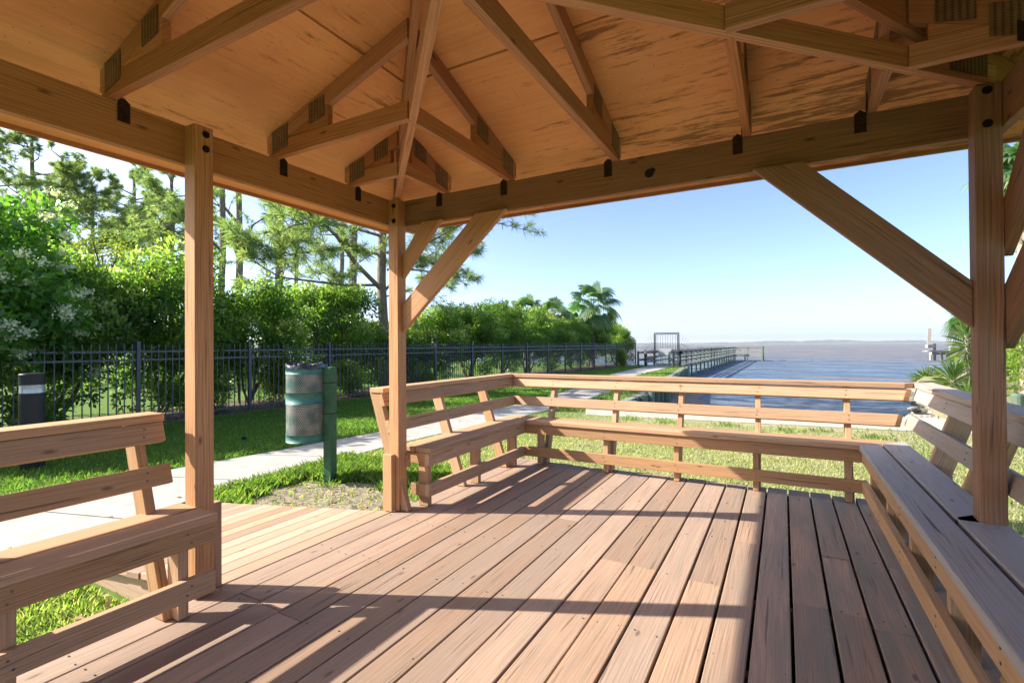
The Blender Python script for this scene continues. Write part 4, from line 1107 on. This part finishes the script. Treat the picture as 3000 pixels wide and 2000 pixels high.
def tri_mesh(name, V, F, T, mat, parent):
    me = bpy.data.meshes.new(name)
    FF = [tuple(dict.fromkeys(f)) for f in F]
    me.from_pydata([tuple(map(float, v)) for v in V], [], FF)
    at = me.attributes.new('tone', 'FLOAT', 'FACE'); at.data.foreach_set('value', np.array(T, np.float32))
    o = link_mesh(name, me, MAT[mat], parent); return o
def fan_palm(pos, h, size, nf, label, spread_up=.2, trunk_r=.13, pet=.8, seed=1, group='fan palms by the hedge', tn=.35, boots=True):
    random.seed(seed)
    pos = Vector(pos); t = thing('fan_palm', label, 'palm', pos, group); V, F, T = [], [], []
    top = np.array([pos.x, pos.y, pos.z + h]); mbp = MB()
    for k in range(nf):
        a = 2.399 * k + random.uniform(-.3, .3); el = math.radians(80 - 125 * (k / nf) ** .9 + random.uniform(-8, 8))
        d = np.array([math.cos(a) * math.cos(el), math.sin(a) * math.cos(el), math.sin(el)])
        L = pet * random.uniform(.85, 1.15); m = top + d * L * .6; e = top + d * L + np.array([0, 0, -.12 * L])
        mbp.tube([top, m, e], [.022, .016, .012], 4, cap=False)
        dd = (e - m) / np.linalg.norm(e - m)
        up = np.array([0, 0, 1.]) if abs(dd[2]) < .92 else np.array([math.cos(a + 1.5), math.sin(a + 1.5), .1])
        roll = random.uniform(-.6, .6); sd = np.cross(dd, up); up = up + sd * roll
        fan(e, dd + np.array([0, 0, -.18]), up, size * random.uniform(.85, 1.1), V, F, T, .35 + .3 * (k / nf), tn=tn + .25 * (k / nf) ** 3)
    tri_mesh('fronds', V, F, T, 'palm', t)
    mbp.build('petioles', MAT['yucca'], t)
    mb = MB(); n = 8
    mb.tube([pos + Vector((.03 * math.sin(i), .03 * math.cos(i * 1.3), h * i / n - (.1 if i == 0 else 0))) for i in range(n + 1)], [trunk_r * (1.1 - .25 * i / n) for i in range(n + 1)], 10)
    if boots:
        for k in range(int(h * 14)):
            z = h * (k + .5) / int(h * 14); a = 2.399 * k; r = trunk_r * .95
            p = pos + Vector((math.cos(a) * r, math.sin(a) * r, z)); d = Vector((math.cos(a) * .55, math.sin(a) * .55, .8))
            mb.board(p, p + d * .17, .055, .02, up=(math.cos(a), math.sin(a), 0))
    mb.build('trunk', MAT['palmbark'], t)
def at(px, depth, z=GZ):
    p = P3(px, 1000, depth); p.z = z; return p
fan_palm(at(1736, 33), 4.0, 1.08, 21, 'tall fan palm standing clear above the far hedge', seed=3, pet=1.15, tn=.32)
fan_palm(at(1468, 27), 3.0, .80, 16, 'leftmost low fan palm peeping over the hedge', seed=4, pet=.6)
fan_palm(at(1545, 29), 3.35, .85, 18, 'second low fan palm from the left over the hedge', seed=5, pet=.65, tn=.5)
fan_palm(at(1622, 31), 3.3, .85, 18, 'yellowing low fan palm next to the tall one', seed=6, pet=.7, tn=.55)
G2 = 'palms and yuccas on the right bank'
fan_palm(at(3012, 12.2), 5.6, .8, 24, 'tall palm with rough boot covered trunk at the right edge', seed=7, pet=.6, group=G2, trunk_r=.17)
fan_palm(at(2868, 16.5, -.5), 2.55, .62, 14, 'fan palm mostly hidden behind the shaded post', seed=9, pet=.55, group=G2, trunk_r=.14)
def rosette(pos, h, L, nb, label, wd=.045, seed=1, name='yucca', cat='yucca', droop=.25, fl=-.5):
    random.seed(seed); pos = Vector(pos); t = thing(name, label, cat, pos, G2); V, F, T = [], [], []
    for k in range(nb):
        a = 2.399 * k; zf = h * (1 - .45 * (k / nb)) if h > .4 else h; el = math.radians(85 - (85 - math.degrees(math.asin(fl))) * (k / nb))
        c = np.array([pos.x, pos.y, pos.z + zf]); d = np.array([math.cos(a) * math.cos(el), math.sin(a) * math.cos(el), math.sin(el)])
        s = np.array([-math.sin(a), math.cos(a), 0]); LL = L * random.uniform(.8, 1.1); b0 = len(V); g = np.array([0, 0, -1.])
        m = c + d * LL * .5; e = c + d * LL + g * LL * droop * random.uniform(.3, 1)
        V += [c - s * wd * .4, c + s * wd * .4, m + s * wd * .5, e, m - s * wd * .5]; F.append((b0, b0 + 1, b0 + 2, b0 + 3, b0 + 4)); T.append(min(1, max(0, random.gauss(.42 + .3 * (k / nb) ** 3, .18))))
    tri_mesh('blades', V, F, T, 'yucca', t)
    if h > .4:
        MB().tube([pos - Vector((0, 0, .2)), pos + Vector((.03, 0, h * .5)), pos + Vector((0, 0, h))], [.10, .085, .06], 9).build('stem', MAT['palmbark'], t)
rosette(at(2832, 16, -.45), 2.0, .72, 110, 'tall spiky yucca left of the shaded post', seed=2, fl=-.85)
rosette(at(2790, 15.2, -.5), .62, .85, 60, 'spreading bright saw palmetto below the tall yucca', seed=3, wd=.06)
rosette(at(2716, 22, -.75), .25, .85, 80, 'small round yucca on the tip of the rubble bank', seed=4, wd=.05, fl=-.1)
rosette(at(2832, 12.6, -.45), .22, .62, 50, 'small grey green yucca among the rubble by the seawall', seed=5, wd=.04, fl=-.1)
for j, (px, dp, h, r, lab) in enumerate([(2990, 15.5, 2.6, 1.2, 'pale green bush right of the shaded post'), (3060, 12, 2.2, 1.0, 'green bush at the right frame edge near the seawall'), (2960, 19, 2.3, 1.2, 'farther bush behind the right palm')]):
    b = at(px, dp); t = thing('waterside_bush', lab, 'bush', b, 'bushes on the right bank')
    cl = clumps_ellipsoid(44, 0, 0, h * .5, r, r, h * .5, .36, .5)
    o = mesh_from('foliage', [crown(cl, 150, .08, .36, .65, .2, .3)], MAT['lowshrub']); o.parent = t; o.location = (0, 0, 0)

# ------------------------------------------------------------------ seawall, bulkhead, rubble
sw = thing('seawall', 'low pale concrete seawall cap between dry grass and water', 'seawall', (0, 10.5, GZ))
mb = MB(); mb.board((-3.72, 10.18, -.20), (2.6, 10.78, -.20), .34, .20).board((2.602, 10.78, -.20), (9, 11.35, -.20), .34, .20)
mb.build('cap', MAT['seawall'], sw, .012)
MB().board((-3.70, 10.24, -.9), (9, 11.42, -.9), .2, 1.19).build('wall', MAT['seawall'], sw)
MAT['greentimber'] = wood('weathered green timber', (0.22, 0.29, 0.20), (0.14, 0.20, 0.14), (0.07, 0.10, 0.07), crack_amt=.5, tone_var=.35)
MAT['greytimber'] = wood('bleached grey timber', (0.34, 0.32, 0.28), (0.25, 0.235, 0.205), (0.13, 0.12, 0.105), crack_amt=.6, tone_var=.3)
bk = thing('bulkhead', 'weathered green timber bulkhead holding up the lawn by the path', 'bulkhead', (-4.2, 20, GZ))
BL = [(-3.58, 11.0), (-3.55, 13.8), (-3.68, 15.5), (-4.46, 23.3), (-5.5, 33.2), (-6.15, 36.0)]
by = [b for a, b in BL]; bx = [a for a, b in BL]; BX = lambda y: float(np.interp(y, by, bx))
mb = MB(); y = 11.0
while y < 35.8:
    mb.board((BX(y) + .03, y + .09, -2.0), (BX(y) + .03, y + .09, -.27 + random.uniform(-.05, .03)), .165, .05, up=(1, 0, 0)); y += .18
mb.build('plank_wall', MAT['greentimber'], bk)
y = 11.4
while y < 35.8:
    MB().tube([(BX(y) + .16, y, -2.1), (BX(y) + .16, y, -.22 + random.uniform(-.05, .05))], .10, 10).build('pile', MAT['greentimber'], bk); y += 1.22
mb = MB()
for a, b in zip(BL, BL[1:]): mb.board((a[0] - .10, a[1] + .003, -.29), (b[0] - .10, b[1] - .003, -.29), .2, .06)
mb.build('cap', MAT['greytimber'], bk)
MAT['rock'] = simple('pale rubble', (0.30, 0.275, 0.235), 0.9, 0, 0.2, 0.35, 9, 0.6, col2=(0.12, 0.105, 0.085))
def rock_mesh(seed, sx, sy, sz):
    random.seed(seed); bm = bmesh.new(); bmesh.ops.create_icosphere(bm, subdivisions=2, radius=1)
    dirs = [Vector((random.gauss(0, 1), random.gauss(0, 1), random.gauss(0, 1))).normalized() for _ in range(9)]
    for v in bm.verts:
        for d in dirs:
            k = v.co.dot(d)
            if k > .72: v.co -= d * (k - .72)
        v.co += Vector((random.uniform(-.05, .05),) * 3)
        v.co = Vector((v.co.x * sx, v.co.y * sy, v.co.z * sz))
    me = bpy.data.meshes.new('rock'); bm.to_mesh(me); bm.free(); me.materials.append(MAT['rock']); return me
RM = [rock_mesh(i, .30, .22, .15) for i in range(4)]
random.seed(31)
SHORE = [(2.85, 11.1), (3.5, 16), (4.55, 24), (5.6, 29), (6.5, 30.5)]
nr = 0
for k in range(150):
    f = random.random() ** .8; yy = 11.2 + f * 18.8
    xx = float(np.interp(yy, [b for a, b in SHORE], [a for a, b in SHORE])) + random.uniform(-.55, .9)
    if yy < 13.6: continue
    o = bpy.data.objects.new('rubble_rock', RM[k % 4]); COL.objects.link(o)
    s = random.uniform(.5, 1.25); o.location = (xx, yy, -.62 + random.uniform(-.25, .2) - .25 * (xx < 2.85 + (yy - 11.1) * .145)); o.scale = (s, s, s * random.uniform(.7, 1.2)); o.rotation_euler = (random.uniform(-.4, .4), random.uniform(-.4, .4), random.uniform(0, 6.28))
    tag(o, 'pale broken rubble rock in the bank on the right shore', 'rock', 'rubble rocks along the right bank')
for k, (x, y, s) in enumerate([(-2.4, 12.2, .7), (-2.0, 15.5, .8), (-2.9, 17.5, .7), (-1.6, 13.4, .6), (-2.7, 20.5, .6), (-1.3, 16.8, .55), (-3.0, 14.2, .6), (-1.9, 18.6, .5)]):
    o = bpy.data.objects.new('shore_rock', RM[k % 4]); COL.objects.link(o); o.location = (x, y, -1.33); o.scale = (s, s, s); o.rotation_euler.z = k
    tag(o, 'low rock at the waterline below the green bulkhead', 'rock', 'rocks below the bulkhead')
o = MB().board((-2.9, 16.6, -1.22), (-1.0, 18.2, -1.30), 1.0, .16, up=(.12, .1, 1)).build('concrete_slab', MAT['seawall'], None, .02)
tag(o, 'tilted broken concrete slab lying on the beach below the bulkhead', 'slab')
b = at(2978, 10.3)
o = MB().tube([b - Vector((0, 0, .2)), b + Vector((0, 0, .38)), b + Vector((0, 0, .42))], [.11, .11, .085], 14).build('timber_pile', MAT['greentimber'])
tag(o, 'short weathered timber pile standing right of the shaded post', 'pile')
def cone_(x, y, label):
    mb = MB(); c = Vector((x, y, GZ + .035))
    for k in range(26):
        a = 2.399 * k; u = k / 26; r = .035 * math.sin(math.pi * (.15 + .8 * u)); p = c + Vector((u * .09 - .045, math.cos(a) * r * .3, math.sin(a) * r * .3)); q = c + Vector((u * .09 - .03, math.cos(a) * r, math.sin(a) * r)); mb.board(p, q, .016, .007)
    tag(mb.build('pine_cone', MAT['bolt']), label, 'pine cone')
cone_(-7.6, 4.9, 'fallen pine cone on the grass left of the litter bin'); cone_(-4.3, 12.8, 'fallen pine cone on the grass beyond the seaward bench')

# ------------------------------------------------------------------ pier
pier = thing('pier', 'long weathered timber pier with railings running out over the bay', 'pier', (-7.3, 60, GZ))
PYs = [35.0 + 2.36 * i for i in range(20)]; PXR = lambda y: -6.62 + (y - 35.75) * .0075; PXL = lambda y: PXR(y) - 1.75; DZ = -.33
mb = MB(); y = 34.7
while y < 80.5: mb.box(PXL(y), PXR(y), y, y + .14, DZ - .04, DZ, (1, 0, 0)); y += .15
HX0, HX1, HY0, HY1 = -11.6, -2.65, 80.5, 84.6
x = HX0
y = HY0
while y < HY1: mb.box(HX0, HX1, y, y + .14, DZ - .04, DZ, (1, 0, 0)); y += .15
mb.build('decking', MAT['greytimber'], pier)
for fx, nm in ((PXR, 1), (PXL, 0)):
    for i, y in enumerate(PYs):
        x = fx(y) + (.06 if nm else -.06)
        MB().box(x - .055, x + .055, y - .055, y + .055, -2.6, .70, (0, 0, 1)).build('pile', MAT['greentimber'], pier)
    x0, x1 = fx(PYs[0]) + (.0 if nm else 0), fx(PYs[-1])
    for z, nm2 in ((.62, 'rail'), (.28, 'rail'), (-.02, 'rail')):
        MB().board((x0, PYs[0] - .2, z), (x1, HY0, z), .04, .13).build(nm2, MAT['greytimber'], pier)
    MB().board((x0, PYs[0] - .25, .722), (x1, HY0, .722), .24, .04).build('top_rail', MAT['greytimber'], pier)
    MB().board((x0, PYs[0], DZ - .16), (x1, HY0, DZ - .16), .06, .24).build('stringer', MAT['greytimber'], pier)
hp = [(HX1, HY0), (-4.6, HY0), (HX1, HY1), (HX0, HY0), (HX0, HY1), (-9.6, HY0), (-6.3, HY0), (-8.3, HY0), (-5.2, HY1), (-8.2, HY1)]
for x, y in hp: MB().box(x - .08, x + .08, y - .08, y + .08, -2.6, .72, (0, 0, 1)).build('pile', MAT['greentimber'], pier)
for a, b in (((-6.2, HY0), (HX1, HY0)), ((HX1, HY0), (HX1, HY1)), ((HX1, HY1), (HX0, HY1)), ((HX0, HY1), (HX0, HY0)), ((HX0, HY0), (-8.2, HY0))):
    for z in (.22, .55): MB().board((*a, z), (*b, z), .04, .13).build('rail', MAT['greytimber'], pier)
    MB().board((*a, .74), (*b, .74), .2, .04).build('top_rail', MAT['greytimber'], pier)
    MB().board((*a, DZ - .2), (*b, DZ - .2), .06, .3).build('stringer', MAT['greytimber'], pier)
# gate on the pier
GY = 37.2; gx0, gx1 = PXL(GY) - .02, PXR(GY) + .02
gt = thing('pier_gate', 'black metal bar gate with spiked side fans at the start of the pier', 'gate', ((gx0 + gx1) / 2, GY, DZ))
mb = MB(); mb.box(gx0, gx0 + .06, GY - .03, GY + .03, DZ, 1.98).box(gx1 - .06, gx1, GY - .03, GY + .03, DZ, 1.98).box(gx0, gx1, GY - .03, GY + .03, 1.981, 2.04)
mb.build('gate_frame', MAT['gatemetal'], gt)
mb = MB(); a, b = gx0 + .1, gx1 - .1
mb.box(a, a + .05, GY - .025, GY + .025, DZ + .05, 1.90).box(b - .05, b, GY - .025, GY + .025, DZ + .05, 1.90).box(a, b, GY - .025, GY + .025, 1.901, 1.95).box(a + .051, b - .051, GY - .02, GY + .02, DZ + .06, DZ + .11).box(a + .051, b - .051, GY - .02, GY + .02, .62, .66)
for k in range(1, 9):
    x = a + (b - a) * k / 9; mb.box(x - .009, x + .009, GY - .009, GY + .009, DZ + .1, 1.90)
leaf_o = mb.build('gate_leaf', MAT['gatemetal'], gt)
MB().box(b - .12, b + .02, GY - .05, GY + .05, .50, .66).build('lock_box', MAT['gatemetal'], leaf_o)
for sx, x in ((-1, gx0), (1, gx1)):
    mb = MB(); c = Vector((x, GY, .52))
    for k in range(9):
        a = math.radians(2 + 86 * k / 8); L = 1.05 + .35 * (k / 8) ** 2
        mb.tube([c, c + Vector((sx * math.cos(a) * L, 0, math.sin(a) * L))], [.010, .007], 5)
    mb.tube([c + Vector((sx * math.cos(math.radians(t)) * .7, 0, math.sin(math.radians(t)) * .7)) for t in range(2, 90, 11)], .008, 5)
    poly = [c] + [c + Vector((sx * math.cos(math.radians(t)) * .24, 0, math.sin(math.radians(t)) * .24)) for t in range(0, 91, 15)]
    mb.prism(poly, (0, .012, 0), (1, 0, 0))
    mb.build('spike_fan', MAT['gatemetal'], gt)
    mb = MB()
    for z in (.1, .3, .5): mb.tube([c + Vector((0, 0, z - .75)), c + Vector((sx * .62, 0, z - .75))], .012, 5)
    mb.tube([c + Vector((sx * .6, 0, -.9)), c + Vector((sx * .6, 0, 0))], .014, 5).build('side_bars', MAT['gatemetal'], gt)
def sign_mat():
    m, t = new_mat('sign face'); k = N(t); uv = k.uv()
    sx = k.n('ShaderNodeSeparateXYZ'); k.l(uv, sx.inputs[0])
    ln = k.math('GREATER_THAN', k.math('SINE', k.math('MULTIPLY', sx.outputs[1], 2 * math.pi / .075)), .35)
    br = k.math('GREATER_THAN', k.noise(k.scaled(uv, (22, .1, 1)), 1.0, 1), .45)
    c = k.mix(k.math('MULTIPLY', k.math('MULTIPLY', ln, br), .35), (.40, .43, .45), (.16, .2, .25))
    k.out(c, .5, None, .3); return m
MB().box(-8.05, -7.15, GY - .075, GY - .055, .32, .88, (1, 0, 0)).build('notice_board', sign_mat(), gt)
# posts and short rails flanking the start of the pier
MB().box(PXL(35) - .5, PXL(35) - .38, 34.2, 34.32, GZ - .1, .72, (0, 0, 1)).build('rail_post', MAT['greentimber'], pier)
MB().box(PXR(35) - .02, PXR(35) + .10, 33.6, 33.72, GZ - .1, .70, (0, 0, 1)).build('rail_post', MAT['greentimber'], pier)
for z in (.62, .12):
    MB().board((PXL(35) - .44, 34.2, z), (PXL(35), 36.8, z), .04, .14).build('rail', MAT['greytimber'], pier)
    MB().board((PXR(35) + .05, 33.6, z), (PXR(35) + .02, 35.2, z), .04, .14).build('rail', MAT['greytimber'], pier)

# ruined boat lift far right
rp_ = thing('ruined_jetty', 'broken grey jetty with a leaning tall post standing in the bay', 'jetty', at(2760, 68, WZ))
def atz(px, d, z): return at(px, d, z)
for px, d, z1 in ((2726, 72, -.1), (2738, 72, 1.0), (2758, 67, -.15), (2776, 67, -.15), (2789, 71, 1.0), (2784, 68, .6), (2806, 72, -.1)):
    p = atz(px, d, -2.6); q = atz(px, d, z1); MB().tube([p, q], .17, 9).build('pile', MAT['greytimber'], rp_)
mb = MB(); 
for d in (66.6, 68, 69.5, 71, 72.5): mb.board(atz(2708 + (d - 66) * 1.5, d, -.02), atz(2812, d, -.10), .9, .1)
mb.build('platform', MAT['greytimber'], rp_)
MB().board(atz(2728, 67.2, -.32), atz(2800, 67.2, -.32), .2, .35).build('cross_beam', MAT['greytimber'], rp_)
MB().board(atz(2721, 72, .55), atz(2723.5, 72, 3.2), .42, .3, up=(0, 1, 0)).build('tall_post', MAT['greytimber'], rp_)
MB().board(atz(2714, 72, .62), atz(2736, 72, .62), .5, .45).build('bracket', MAT['greytimber'], rp_)

# far shore
def far_shore():
    random.seed(3); bm = bmesh.new(); n = 360; rows = []
    for i in range(n + 1):
        a = math.radians(-75 + 150 * i / n); R = 4300
        x, y = R * math.sin(a), R * math.cos(a)
        h = 15 + 6 * math.sin(i * .11) + 3 * math.sin(i * .47) + random.uniform(-2.5, 2.5)
        r = [bm.verts.new((x, y, -2)), bm.verts.new((x * 1.002, y * 1.002, h * .8)), bm.verts.new((x * 1.01, y * 1.01, h)), bm.verts.new((x * 1.1, y * 1.1, h * .6))]
        rows.append(r)
    for a, b in zip(rows, rows[1:]):
        for k in range(3): bm.faces.new((a[k], a[k + 1], b[k + 1], b[k]))
    bmesh.ops.recalc_face_normals(bm, faces=bm.faces)
    me = bpy.data.meshes.new('far_shore'); bm.to_mesh(me); bm.free()
    tag(link_mesh('far_shore', me, simple('wooded shore', (0.06, 0.08, 0.045), .9, 0, .1, .3, .02)), kind='structure')
far_shore()
def haze():
    m, t = new_mat('sea haze'); k = N(t)
    v = k.n('ShaderNodeVolumePrincipled'); v.inputs['Color'].default_value = (.86, .92, 1.0, 1); v.inputs['Density'].default_value = .00012; v.inputs['Anisotropy'].default_value = .2
    o = k.n('ShaderNodeOutputMaterial'); k.l(v.outputs[0], o.inputs['Volume'])
    b = MB().box(-9500, 9500, -500, 9500, -3.5, 60).build('haze', m); tag(b, kind='stuff')
haze()
